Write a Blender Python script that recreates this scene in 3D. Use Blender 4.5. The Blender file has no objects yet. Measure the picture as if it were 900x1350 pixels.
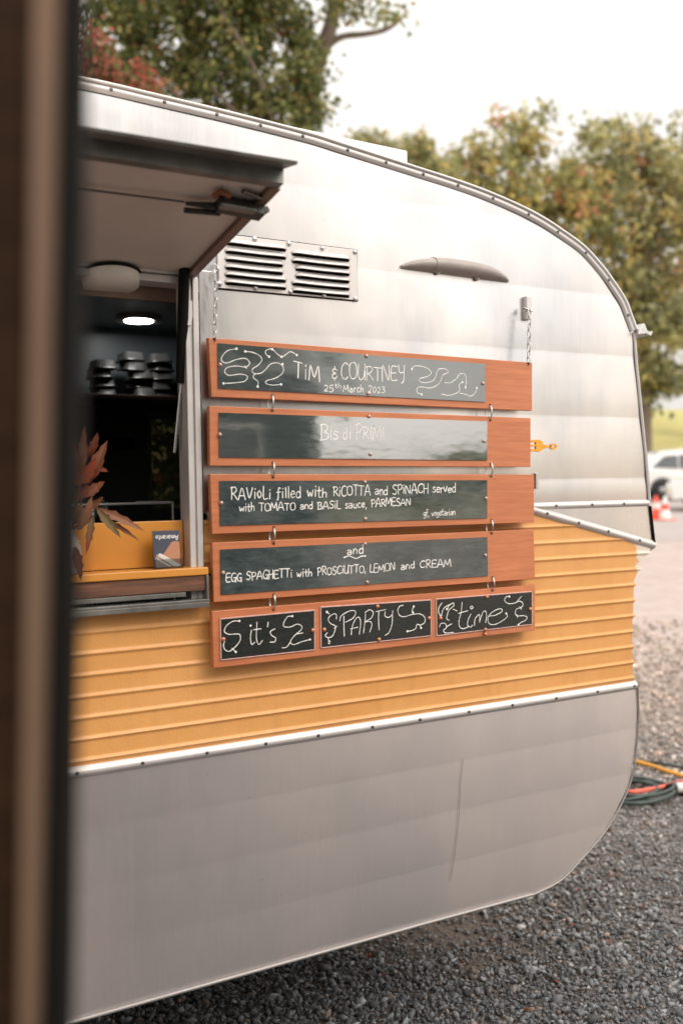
import bpy, bmesh, math, random
import numpy as np
from mathutils import Vector, Matrix, noise
random.seed(7); RNG = np.random.default_rng(7)
scene = bpy.context.scene
COL = scene.collection
R = math.radians

# ------------------------------------------------------------------ camera
CAM = Vector((0.0, -2.15, 1.6)); FPX = 1312.0
def cam_axes(yaw, pitch, roll):
    cy, sy, cp, sp = math.cos(yaw), math.sin(yaw), math.cos(pitch), math.sin(pitch)
    fw = Vector((sy*cp, cy*cp, -sp)); rt = Vector((cy, -sy, 0)); dn = fw.cross(rt)
    r = rt*math.cos(roll) + dn*math.sin(roll); d = -rt*math.sin(roll) + dn*math.cos(roll)
    return fw, r, d
FW, RT, DN = cam_axes(R(29.67411), R(1.41956), R(0.97559))
cd = bpy.data.cameras.new('camera'); cam = bpy.data.objects.new('camera', cd); COL.objects.link(cam)
m = Matrix((RT, -DN, -FW)).transposed().to_4x4(); m.translation = CAM; cam.matrix_world = m
cd.sensor_fit = 'VERTICAL'; cd.sensor_height = 36; cd.sensor_width = 24; cd.lens = FPX/1350*36
cd.clip_start = 0.05; cd.clip_end = 3000
cd.dof.use_dof = True; cd.dof.focus_distance = 2.55; cd.dof.aperture_fstop = 2.2
scene.camera = cam
# measured directions of the survey photograph, used to find where things stand
def ray(px, py): return FW + RT*((px-450)/FPX) + DN*((py-675)/FPX)
def W(px, py, y=0.0):
    v = ray(px, py); return CAM + v*((y-CAM.y)/v.y)
def WX(px, py, x):
    v = ray(px, py); return CAM + v*((x-CAM.x)/v.x)
def WZ(px, py, z=0.0):
    v = ray(px, py); return CAM + v*((z-CAM.z)/v.z)
def AT(px, py, Z): return CAM + ray(px, py)*Z
def WP(px, py, p0, n):
    v = ray(px, py); return CAM + v*((p0-CAM).dot(n)/v.dot(n))

# ------------------------------------------------------------------ world, sun, exposure
SUN_EL, SUN_AZ = R(42), R(155)          # azimuth clockwise from +y: behind the camera, to the right
SUND = Vector((math.sin(SUN_AZ)*math.cos(SUN_EL), math.cos(SUN_AZ)*math.cos(SUN_EL), math.sin(SUN_EL)))
world = bpy.data.worlds.new('World'); scene.world = world; world.use_nodes = True
nt = world.node_tree; nt.nodes.clear()
def wn(t, **k):
    n = nt.nodes.new(t)
    for a, b in k.items(): setattr(n, a, b)
    return n
def wmath(op, a, b=None, c=None):
    n = wn('ShaderNodeMath', operation=op)
    for i, v in enumerate((a, b, c)):
        if v is None: continue
        if isinstance(v, (int, float)): n.inputs[i].default_value = v
        else: nt.links.new(v, n.inputs[i])
    return n.outputs[0]
sky = wn('ShaderNodeTexSky', sky_type='NISHITA', sun_disc=False, sun_elevation=SUN_EL, sun_rotation=SUN_AZ, dust_density=4.0, air_density=1.0)
tc = wn('ShaderNodeTexCoord')
nrm = wn('ShaderNodeVectorMath', operation='NORMALIZE'); nt.links.new(tc.outputs['Generated'], nrm.inputs[0])
sx = wn('ShaderNodeSeparateXYZ'); nt.links.new(nrm.outputs[0], sx.inputs[0])
dt = wn('ShaderNodeVectorMath', operation='DOT_PRODUCT'); nt.links.new(nrm.outputs[0], dt.inputs[0]); dt.inputs[1].default_value = SUND
zz = wmath('MAXIMUM', sx.outputs['Z'], 0.0)
base = wmath('MULTIPLY_ADD', zz, 0.9, 0.75)                 # overcast: brighter towards the zenith
lobe = wmath('POWER', wmath('MAXIMUM', dt.outputs['Value'], 0.0), 2.0)
lum = wmath('MULTIPLY_ADD', lobe, 1.05, base)                # thin cloud in front of the sun
ns = wn('ShaderNodeTexNoise'); ns.inputs['Scale'].default_value = 2.2; ns.inputs['Detail'].default_value = 4
nt.links.new(nrm.outputs[0], ns.inputs['Vector'])
cl = wmath('MULTIPLY_ADD', ns.outputs['Fac'], 0.14, 0.93)
lum = wmath('MULTIPLY', wmath('MULTIPLY', lum, cl), 10.0)
colr = wn('ShaderNodeVectorMath', operation='SCALE'); colr.inputs[0].default_value = (1.0, 0.948, 0.895)
nt.links.new(lum, colr.inputs['Scale'])
mx = wn('ShaderNodeMix', data_type='RGBA'); mx.inputs['Factor'].default_value = 0.9
nt.links.new(sky.outputs[0], mx.inputs['A']); nt.links.new(colr.outputs[0], mx.inputs['B'])
bg = wn('ShaderNodeBackground'); bg.inputs['Strength'].default_value = 0.1
nt.links.new(mx.outputs['Result'], bg.inputs['Color'])
wo = wn('ShaderNodeOutputWorld'); nt.links.new(bg.outputs[0], wo.inputs[0])
ld = bpy.data.lights.new('sun', 'SUN'); ld.energy = 1.1; ld.angle = R(28); ld.color = (1.0, 0.93, 0.84)
lo = bpy.data.objects.new('sun', ld); COL.objects.link(lo)
lo.rotation_euler = SUND.to_track_quat('Z', 'Y').to_euler(); lo.location = (3, -6, 8)
scene.view_settings.view_transform = 'Standard'; scene.view_settings.look = 'None'
scene.view_settings.exposure = 0.27; scene.view_settings.gamma = 1.0; scene.view_settings.use_curve_mapping = False

# ------------------------------------------------------------------ materials
MATS = {}
class Nodes:
    def __init__(s, name):
        s.m = bpy.data.materials.new(name); s.m.use_nodes = True; s.t = s.m.node_tree
        s.b = s.t.nodes['Principled BSDF']; s.o = s.t.nodes['Material Output']
        s.c = s.t.nodes.new('ShaderNodeTexCoord')
    def n(s, t, **k):
        n = s.t.nodes.new(t)
        for a, b in k.items(): setattr(n, a, b)
        return n
    def l(s, a, b): s.t.links.new(a, b)
    def set(s, **k):
        for a, v in k.items(): s.b.inputs[a.replace('_', ' ')].default_value = v
    def noise(s, scale=5, detail=4, stretch=(1, 1, 1), rough=.6, src=None):
        mp = s.n('ShaderNodeMapping'); mp.inputs['Scale'].default_value = stretch
        s.l(src or s.c.outputs['Object'], mp.inputs[0])
        n = s.n('ShaderNodeTexNoise'); n.inputs['Scale'].default_value = scale; n.inputs['Detail'].default_value = detail
        n.inputs['Roughness'].default_value = rough
        s.l(mp.outputs[0], n.inputs['Vector']); return n.outputs['Fac']
    def ramp(s, fac, stops):
        n = s.n('ShaderNodeValToRGB'); e = n.color_ramp.elements
        while len(e) < len(stops): e.new(.5)
        for i, (p, c) in enumerate(stops):
            e[i].position = p; e[i].color = (*c, 1) if not isinstance(c, (int, float)) else (c, c, c, 1)
        s.l(fac, n.inputs[0]); return n.outputs[0]
    def mix(s, fac, a, b, mode='MIX'):
        n = s.n('ShaderNodeMix', data_type='RGBA', blend_type=mode)
        for k, v in (('Factor', fac), ('A', a), ('B', b)):
            if hasattr(v, 'is_linked') or hasattr(v, 'links'): s.l(v, n.inputs[k])
            elif isinstance(v, (int, float)): n.inputs[k].default_value = v if k == 'Factor' else (v, v, v, 1)
            else: n.inputs[k].default_value = (*v, 1)
        return n.outputs['Result']
    def bump(s, h, strength=.3, dist=.01, prev=None):
        n = s.n('ShaderNodeBump'); n.inputs['Strength'].default_value = strength; n.inputs['Distance'].default_value = dist
        s.l(h, n.inputs['Height'])
        if prev: s.l(prev, n.inputs['Normal'])
        s.l(n.outputs[0], s.b.inputs['Normal']); return n.outputs[0]
    def col(s, o): s.l(o, s.b.inputs['Base Color'])
    def rgh(s, o): s.l(o, s.b.inputs['Roughness'])
def mat(name, color=(.5, .5, .5), rough=.5, metal=0.0, var=.12, scale=12, **k):
    if name in MATS: return MATS[name]
    n = Nodes(name); n.set(Roughness=rough, Metallic=metal, **k)
    c0 = tuple(max(0, c*(1-var)) for c in color); c1 = tuple(min(1, c*(1+var)) for c in color)
    f = n.noise(scale, 5)
    n.col(n.ramp(f, [(.3, c0), (.7, c1)]))
    n.rgh(n.ramp(f, [(.3, max(.02, rough*.85)), (.7, min(1, rough*1.15))]))
    MATS[name] = n.m; return n.m

def aluminium(name, base, rl, rh, blotch, cool_reflect):
    n = Nodes(name); n.set(Metallic=1.0, Anisotropic=.0)
    big = n.noise(1.6, 6, (1, 1, 1.3)); streak = n.noise(3.0, 7, (26, 1, 1.2), .7); fine = n.noise(60, 3, (5, 1, .25))
    spots = n.noise(40, 2)
    c = n.ramp(big, [(.3, tuple(x*blotch for x in base)), (.65, base)])
    c = n.mix(.08, c, n.ramp(streak, [(.30, (.55, .60, .68)), (.6, (1, 1, 1))]), 'MULTIPLY')
    c = n.mix(.5, c, n.ramp(spots, [(.22, .55), (.3, 1.0)]), 'MULTIPLY')
    st2 = n.noise(1.5, 5, (1.6, 1, .7), .55); fs = n.noise(22, 5, (6, 1, .35), .7)
    c = n.mix(n.mix(1.0, n.ramp(st2, [(.44, 0.0), (.60, cool_reflect)]), n.ramp(fs, [(.3, .65), (.7, 1.0)]), 'MULTIPLY'), c, tuple(x*y for x, y in zip(base, (.64, .685, .735))))  # blue-grey reflections painted into the metal's colour as patches and streaks
    n.col(c)
    n.rgh(n.mix(.25, n.ramp(big, [(.3, rh), (.7, rl)]), n.ramp(streak, [(.3, rh), (.7, rl)])))
    b = n.bump(n.noise(3.2, 2), .10, .02); b = n.bump(fine, .03, .002, b)
    MATS[name] = n.m; return n.m
SKIN = aluminium('weathered_aluminium', (.78, .74, .72), .24, .36, .82, 1.0)
SKIRT = aluminium('dull_aluminium', (.78, .73, .712), .36, .50, .84, .42)
TRIM = mat('aluminium_trim', (.62, .59, .575), .5, .4, .04, 18)
LIPM = mat('tarnished_edge', (.36, .34, .33), .6, .8, .1, 20)
STEEL = mat('zinc_steel', (.55, .54, .53), .28, 1.0, .15, 60)
DARKSTEEL = mat('dark_screw_steel', (.12, .11, .105), .4, .9, .2, 60)
def yellow():
    n = Nodes('yellow_enamel'); n.set(Roughness=.42)
    n.b.inputs['Specular IOR Level'].default_value = .45
    v = n.noise(3, 5, (1, 1, 2)); worn = n.noise(14, 6, (1, 1, 1.5)); 
    c = n.ramp(v, [(.3, (.64, .30, .085)), (.7, (.73, .365, .125))])
    # paint rubbed through to pale primer at the end edge of the sheet
    sp = n.n('ShaderNodeSeparateXYZ'); n.l(n.c.outputs['Object'], sp.inputs[0])
    mr = n.n('ShaderNodeMapRange'); mr.inputs['From Min'].default_value = 2.165; mr.inputs['From Max'].default_value = 2.31
    n.l(sp.outputs['X'], mr.inputs['Value'])
    a = n.n('ShaderNodeMath', operation='ADD'); n.l(mr.outputs[0], a.inputs[0]); n.l(worn, a.inputs[1])
    c = n.mix(n.ramp(a.outputs[0], [(1.22, 0.0), (1.23, 1.0)][:0] or [(.98, 0.0), (1.0, 1.0)]), c, (.72, .62, .52))
    gr = n.noise(9, 6, (3, 1, .6)); c = n.mix(.5, c, n.ramp(gr, [(.25, .80), (.5, 1.0)]), 'MULTIPLY')
    n.col(c)
    vo = n.n('ShaderNodeTexVoronoi', feature='SMOOTH_F1'); vo.inputs['Scale'].default_value = 240; n.l(n.c.outputs['Object'], vo.inputs['Vector'])
    b = n.bump(vo.outputs['Distance'], .22, .0015)
    n.bump(n.noise(5, 2), .10, .02, b)
    MATS['yellow'] = n.m; return n.m
YELLOW = yellow()
def wood(name, a, b, rough=.42, sc=1.0):
    n = Nodes(name); n.set(Roughness=rough)
    g = n.noise(6*sc, 8, (1, 4, 14), .7); big = n.noise(4, 4, (1, 1, 2))
    c = n.ramp(g, [(.33, a), (.67, b)]); c = n.mix(.55, c, n.ramp(big, [(.3, .74), (.7, 1.0)]), 'MULTIPLY')
    kn = n.noise(7, 3, (9, 1, 1)); c = n.mix(.5, c, n.ramp(kn, [(.22, .55), (.30, 1.0)]), 'MULTIPLY')
    n.col(c); n.bump(g, .15, .002); MATS[name] = n.m; return n.m
BOARDWOOD = wood('stained_ply', (.47, .15, .06), (.63, .225, .10), .38)
DARKWOOD = wood('weathered_shelf_wood', (.07, .03, .018), (.24, .10, .05), .6)
DOORWOOD = wood('dark_brown_door_wood', (.022, .010, .004), (.045, .020, .008), .8)
DOORWOOD.node_tree.nodes['Principled BSDF'].inputs['Specular IOR Level'].default_value = .15
def slate(name, base, dust, ior=1.75, coat=.25, rg=(.06, .22)):
    n = Nodes(name); n.set(Roughness=.10, IOR=ior)
    n.b.inputs['Coat Weight'].default_value = coat; n.b.inputs['Coat Roughness'].default_value = .05; n.b.inputs['Coat IOR'].default_value = 1.8
    a = n.noise(9, 8, (1, 1, 2.2), .65); s2 = n.noise(24, 6, (1, 1, 5), .7)
    c = n.ramp(a, [(.35, base), (.8, tuple(x+dust for x in base))])
    c = n.mix(.5, c, n.ramp(s2, [(.45, base), (.9, tuple(x+dust*1.6 for x in base))]), 'ADD')
    n.col(c); n.rgh(n.ramp(s2, [(.3, rg[0]), (.8, rg[1])])); n.bump(n.noise(5, 3, (1, 1, 2)), .10, .006)
    MATS[name] = n.m; return n.m
SLATE = slate('dusty_chalkboard', (.016, .026, .027), .075)
SLATEGLOSS = slate('glossy_chalkboard', (.014, .024, .024), .04, 3.6, 1.0, (.03, .12))
SLATEMID = slate('reflective_chalkboard', (.016, .026, .027), .05, 2.2, .5, (.05, .18))
SLATEBLACK = slate('clean_black_chalkboard', (.011, .013, .012), .010, 1.45, .0, (.2, .35))
CHALK = mat('chalk_ink', (.82, .80, .77), .8, 0, .08, 200)
PINKLINE = mat('pale_sealant', (.55, .34, .30), .7, 0, .2, 80)
GREYPLAST = mat('aged_grey_plastic', (.33, .29, .27), .45, 0, .12, 30)
BLACKRUB = mat('black_rubber', (.008, .007, .006), .85, 0, .2, 20)
MATS['black_rubber'].node_tree.nodes['Principled BSDF'].inputs['Specular IOR Level'].default_value = .15
FLAPIN = mat('flap_lining_beige', (.56, .49, .44), .5, 0, .06, 6)
FLAPFR = mat('grey_green_flap_frame', (.175, .17, .155), .4, .35, .35, 14)
FLAPSIDE = mat('brown_anodised_rail', (.20, .13, .095), .45, .4, .15, 14)
WHITEPL = mat('white_plastic', (.75, .70, .64), .4, 0, .04, 10)
OFFWHITE = mat('roof_white', (.80, .78, .76), .45, 0, .05, 6)
ORANGE = mat('orange_decal', (.85, .36, .02), .4, 0, .05, 60)
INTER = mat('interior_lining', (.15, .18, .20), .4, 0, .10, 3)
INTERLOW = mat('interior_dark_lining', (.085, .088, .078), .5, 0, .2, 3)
YSHELF = mat('yellow_counter_paint', (.62, .26, .045), .38, 0, .06, 6)
TRAYM = mat('dark_tray_metal', (.10, .10, .10), .35, .6, .25, 20)
TAN = mat('tan_painted_trim', (.22, .135, .085), .75, 0, .22, 3)
WHITECER = mat('vase_ceramic', (.62, .52, .46), .25, 0, .1, 14)
CARW = mat('white_car_paint', (.78, .76, .74), .25, 0, .02, 3, Coat_Weight=.6)
CARG = mat('dark_car_glass', (.10, .11, .12), .08, 0, .1, 3)
TYRE = mat('tyre_rubber', (.02, .02, .02), .8, 0, .2, 20)
CONE = mat('cone_orange', (.80, .07, .025), .5, 0, .08, 8)
CONEW = mat('cone_white_band', (.75, .70, .66), .5, 0, .05, 8)
CABG = mat('dark_green_cable', (.03, .05, .042), .4, 0, .2, 30)
CABR = mat('coral_red_cable', (.75, .13, .08), .45, 0, .08, 30)
CABY = mat('yellow_cable', (.72, .32, .03), .45, 0, .08, 30)
BARK = mat('bark', (.15, .115, .09), .9, 0, .35, 9)
def glassm():
    n = Nodes('clear_glass'); t = n.t
    tr = n.n('ShaderNodeBsdfTransparent'); tr.inputs[0].default_value = (.93, .95, .95, 1)
    gl = n.n('ShaderNodeBsdfGlossy'); gl.inputs['Roughness'].default_value = .03
    fr = n.n('ShaderNodeFresnel'); fr.inputs['IOR'].default_value = 1.5
    mxs = n.n('ShaderNodeMixShader'); n.l(fr.outputs[0], mxs.inputs[0]); n.l(tr.outputs[0], mxs.inputs[1]); n.l(gl.outputs[0], mxs.inputs[2])
    n.l(mxs.outputs[0], n.o.inputs[0]); return n.m
GLASS = glassm()
def emis(name, c, s):
    n = Nodes(name); n.set(Emission_Strength=s) if False else None
    n.b.inputs['Emission Color'].default_value = (*c, 1); n.b.inputs['Emission Strength'].default_value = s
    n.b.inputs['Base Color'].default_value = (*c, 1); return n.m
LEDM = emis('lit_led_panel', (1, .98, .93), 24)
def leafmat(name, trans=.35, rough=.5):
    n = Nodes(name); at = n.n('ShaderNodeAttribute'); at.attribute_name = 'tint'
    n.col(at.outputs['Color']); n.set(Roughness=rough)
    n.b.inputs['Specular IOR Level'].default_value = .35
    tl = n.n('ShaderNodeBsdfTranslucent'); n.l(at.outputs['Color'], tl.inputs[0])
    ms = n.n('ShaderNodeMixShader'); ms.inputs[0].default_value = trans
    n.l(n.b.outputs[0], ms.inputs[1]); n.l(tl.outputs[0], ms.inputs[2]); n.l(ms.outputs[0], n.o.inputs[0]); return n.m
LEAFM = leafmat('tree_leaves', .55)
DRYLEAF = leafmat('dry_autumn_leaf', .25, .55)
def groundm():
    n = Nodes('gravel_dirt'); n.set(Roughness=.95)
    big = n.noise(.45, 5); mid = n.noise(7, 6); st = n.n('ShaderNodeTexVoronoi'); st.inputs['Scale'].default_value = 42
    n.l(n.c.outputs['Object'], st.inputs['Vector'])
    sc = n.ramp(st.outputs['Color'], [(.1, (.10, .10, .102)), (.5, (.22, .205, .20)), (.95, (.38, .35, .34))])
    c = n.ramp(big, [(.3, (.19, .155, .135)), (.7, (.16, .14, .13))])
    c = n.mix(n.ramp(mid, [(.35, .35), (.65, .85)]), c, sc)
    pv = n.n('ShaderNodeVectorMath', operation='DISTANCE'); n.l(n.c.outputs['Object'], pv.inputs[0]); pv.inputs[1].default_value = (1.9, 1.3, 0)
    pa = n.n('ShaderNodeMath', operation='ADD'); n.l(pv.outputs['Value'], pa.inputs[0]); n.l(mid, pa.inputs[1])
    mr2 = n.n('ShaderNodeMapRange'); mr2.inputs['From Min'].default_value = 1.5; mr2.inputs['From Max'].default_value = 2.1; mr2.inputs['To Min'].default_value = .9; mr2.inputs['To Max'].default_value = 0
    n.l(pa.outputs[0], mr2.inputs['Value']); c = n.mix(mr2.outputs[0], c, (.085, .062, .048))   # brown dirt, with the shade under the caravan painted in
    # past the gravelled stand the lot is pale compacted fines, with a reddish leaf-litter patch
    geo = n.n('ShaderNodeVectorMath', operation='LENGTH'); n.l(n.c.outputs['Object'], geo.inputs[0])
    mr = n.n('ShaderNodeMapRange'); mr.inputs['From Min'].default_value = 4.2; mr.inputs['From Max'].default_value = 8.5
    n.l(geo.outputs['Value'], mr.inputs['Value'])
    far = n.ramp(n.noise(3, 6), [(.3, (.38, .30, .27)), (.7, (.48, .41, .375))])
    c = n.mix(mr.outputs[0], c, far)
    n.col(c); b = n.bump(st.outputs['Distance'], .8, .012); n.bump(mid, .4, .02, b); return n.m
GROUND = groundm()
GRASS = mat('dry_grass', (.42, .38, .14), .9, 0, .22, .7)
ROADM = mat('grey_asphalt', (.36, .315, .30), .9, 0, .10, .6)
def stonem():
    n = Nodes('gravel_stone'); at = n.n('ShaderNodeAttribute'); at.attribute_name = 'tint'
    v = n.noise(60, 4); n.col(n.mix(.6, at.outputs['Color'], n.ramp(v, [(.3, .6), (.7, 1.15)]), 'MULTIPLY')); n.set(Roughness=.8); return n.m
STONE = stonem()

# ------------------------------------------------------------------ mesh helpers
class MB:
    def __init__(s): s.v = []; s.f = []; s.m = []; s.sm = []
    def add(s, vs, fs, mi=0, smooth=False):
        o = len(s.v); s.v += [tuple(v) for v in vs]; s.f += [tuple(i+o for i in f) for f in fs]
        s.m += [mi]*len(fs); s.sm += [smooth]*len(fs); return s
    def box(s, a, b, mi=0):
        x0, y0, z0 = a; x1, y1, z1 = b
        return s.add([(x0,y0,z0),(x1,y0,z0),(x1,y1,z0),(x0,y1,z0),(x0,y0,z1),(x1,y0,z1),(x1,y1,z1),(x0,y1,z1)],
            [(0,3,2,1),(4,5,6,7),(0,1,5,4),(1,2,6,5),(2,3,7,6),(3,0,4,7)], mi)
    def hexa(s, front, back, mi=0):     # two quads, same order
        return s.add(list(front)+list(back), [(0,1,2,3),(7,6,5,4),(0,4,5,1),(1,5,6,2),(2,6,7,3),(3,7,4,0)], mi)
    def tube(s, pts, r, n=8, mi=0, closed=False, caps=True):
        pts = [Vector(p) for p in pts]; N = len(pts); rings = []
        rr = r if isinstance(r, (list, tuple)) else [r]*N
        prev = None
        for i, p in enumerate(pts):
            if closed: t = pts[(i+1) % N]-pts[i-1]
            else: t = pts[min(i+1, N-1)]-pts[max(i-1, 0)]
            if t.length < 1e-9: t = Vector((0, 0, 1))
            t.normalize()
            if prev is None:
                a = Vector((0, 0, 1)) if abs(t.z) < .9 else Vector((1, 0, 0))
            else: a = prev
            u = (a - t*a.dot(t)); u = u.normalized() if u.length > 1e-6 else t.orthogonal().normalized()
            w = t.cross(u); prev = u
            rings.append([p + (u*math.cos(2*math.pi*k/n) + w*math.sin(2*math.pi*k/n))*rr[i] for k in range(n)])
        vs = [v for rg in rings for v in rg]; fs = []
        for i in range(N if closed else N-1):
            j = (i+1) % N
            for k in range(n): fs.append((i*n+k, i*n+(k+1) % n, j*n+(k+1) % n, j*n+k))
        s.add(vs, fs, mi, True)
        if caps and not closed:
            s.add(rings[0], [tuple(range(n))[::-1]], mi); s.add(rings[-1], [tuple(range(n))], mi)
        return s
    def lathe(s, c, prof, n=20, mi=0, axis='z', caps=True):
        c = Vector(c); vs = []; fs = []
        for (r, h) in prof:
            for k in range(n):
                a = 2*math.pi*k/n; x, y = r*math.cos(a), r*math.sin(a)
                vs.append(c+Vector({'z': (x, y, h), 'y': (x, h, y), 'x': (h, x, y)}[axis]))
        for i in range(len(prof)-1):
            for k in range(n): fs.append((i*n+k, i*n+(k+1) % n, (i+1)*n+(k+1) % n, (i+1)*n+k))
        s.add(vs, fs, mi, True)
        if caps:
            s.add(vs[:n], [tuple(range(n))[::-1]], mi); s.add(vs[-n:], [tuple(range(n))], mi)
        return s
    def mesh(s, name, mats):
        me = bpy.data.meshes.new(name); me.from_pydata(s.v, [], s.f); me.validate(clean_customdata=False)
        for mm in (mats if isinstance(mats, (list, tuple)) else [mats]): me.materials.append(mm)
        if len(me.polygons) == len(s.f):
            me.polygons.foreach_set('material_index', s.m); me.polygons.foreach_set('use_smooth', s.sm)
        bm = bmesh.new(); bm.from_mesh(me); bmesh.ops.recalc_face_normals(bm, faces=bm.faces); bm.to_mesh(me); bm.free()
        me.update(); return me
    def build(s, name, mats, parent=None, bevel=0):
        o = bpy.data.objects.new(name, s.mesh(name, mats)); COL.objects.link(o); par(o, parent)
        if bevel:
            b = o.modifiers.new('bevel', 'BEVEL'); b.width = bevel; b.segments = 2; b.limit_method = 'ANGLE'
        return o
def wpos(o):
    v = Vector((0, 0, 0))
    while o: v += o.location; o = o.parent
    return v
def par(o, parent):
    if parent is not None:
        o.parent = parent; o.location = o.location - wpos(parent) if o.type == 'MESH' else o.location - wpos(parent)
def tag(o, label=None, cat=None, group=None, kind=None):
    for k, v in (('label', label), ('category', cat), ('group', group), ('kind', kind)):
        if v: o[k] = v
    return o
def empty(name, loc, label=None, cat=None, group=None):
    o = bpy.data.objects.new(name, None); COL.objects.link(o); o.location = loc; o.empty_display_size = .1
    return tag(o, label, cat, group)
def inst(name, me, parent, loc=(0, 0, 0), rot=(0, 0, 0), scale=(1, 1, 1)):
    o = bpy.data.objects.new(name, me); COL.objects.link(o); o.rotation_euler = rot; o.scale = scale; o.location = loc
    if parent is not None: o.parent = parent; o.location = Vector(loc) - wpos(parent)
    return o
def setnorm(o): return o
def smooth_curve(pts, sub=5):
    pts = [Vector(p) for p in pts]
    if len(pts) < 3: return pts
    P = [pts[0]*2-pts[1]] + pts + [pts[-1]*2-pts[-2]]; out = []
    for i in range(1, len(P)-2):
        for k in range(sub):
            t = k/sub; a, b, c, d = P[i-1], P[i], P[i+1], P[i+2]
            out.append(.5*((2*b)+(c-a)*t+(2*a-5*b+4*c-d)*t*t+(3*b-a-3*c+d)*t**3))
    out.append(pts[-1]); return out

# ------------------------------------------------------------------ terrain
def gz(x, y):
    r = math.hypot(x-CAM.x, y-CAM.y)
    if r < 14: return 0.0
    a = math.degrees(math.atan2(x-CAM.x, y-CAM.y)); k = max(0, min(1, (92-abs(a-40))/30)); k = k*k*(3-2*k)   # the slope lies only on the far side
    if r < 40: h = 1.15*((r-14)/26)
    elif r < 68: t = (r-40)/28; h = 1.15 + 5.2*(t*t*(3-2*t)*.6+.4*t)
    else: h = 6.35 + (r-68)*.012
    return h*k
def ground_sheets():
    rings = [0, .5, 1, 1.5, 2, 3, 4, 5, 6, 8, 10, 12, 14, 18, 22, 26, 30, 34, 38, 40]
    far = [40, 43, 46, 50, 54, 58, 62, 65, 68, 80, 110, 180, 400, 1200]
    NA = 96
    def sheet(rs, name, mt, dz, a0=0, a1=NA):
        b = MB(); vs = []
        for r in rs:
            for k in range(a0, a1+1):
                a = 2*math.pi*k/NA; x, y = CAM.x+r*math.sin(a), CAM.y+r*math.cos(a)
                z = gz(x, y)+dz
                if r > 44: z += .35*noise.noise(Vector((x*.05, y*.05, 0)))
                vs.append((x, y, z))
        w = a1-a0+1; fs = [(i*w+k, i*w+k+1, (i+1)*w+k+1, (i+1)*w+k) for i in range(len(rs)-1) for k in range(w-1)]
        b.add(vs, fs, 0, True); o = b.build(name, mt)
        return tag(o, kind='structure')
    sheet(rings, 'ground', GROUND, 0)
    sheet(far, 'grass_hill', GRASS, 0)
    sheet([22, 26, 30, 34, 38, 39.5], 'road', ROADM, .006, 8, 20)
ground_sheets()

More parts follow.
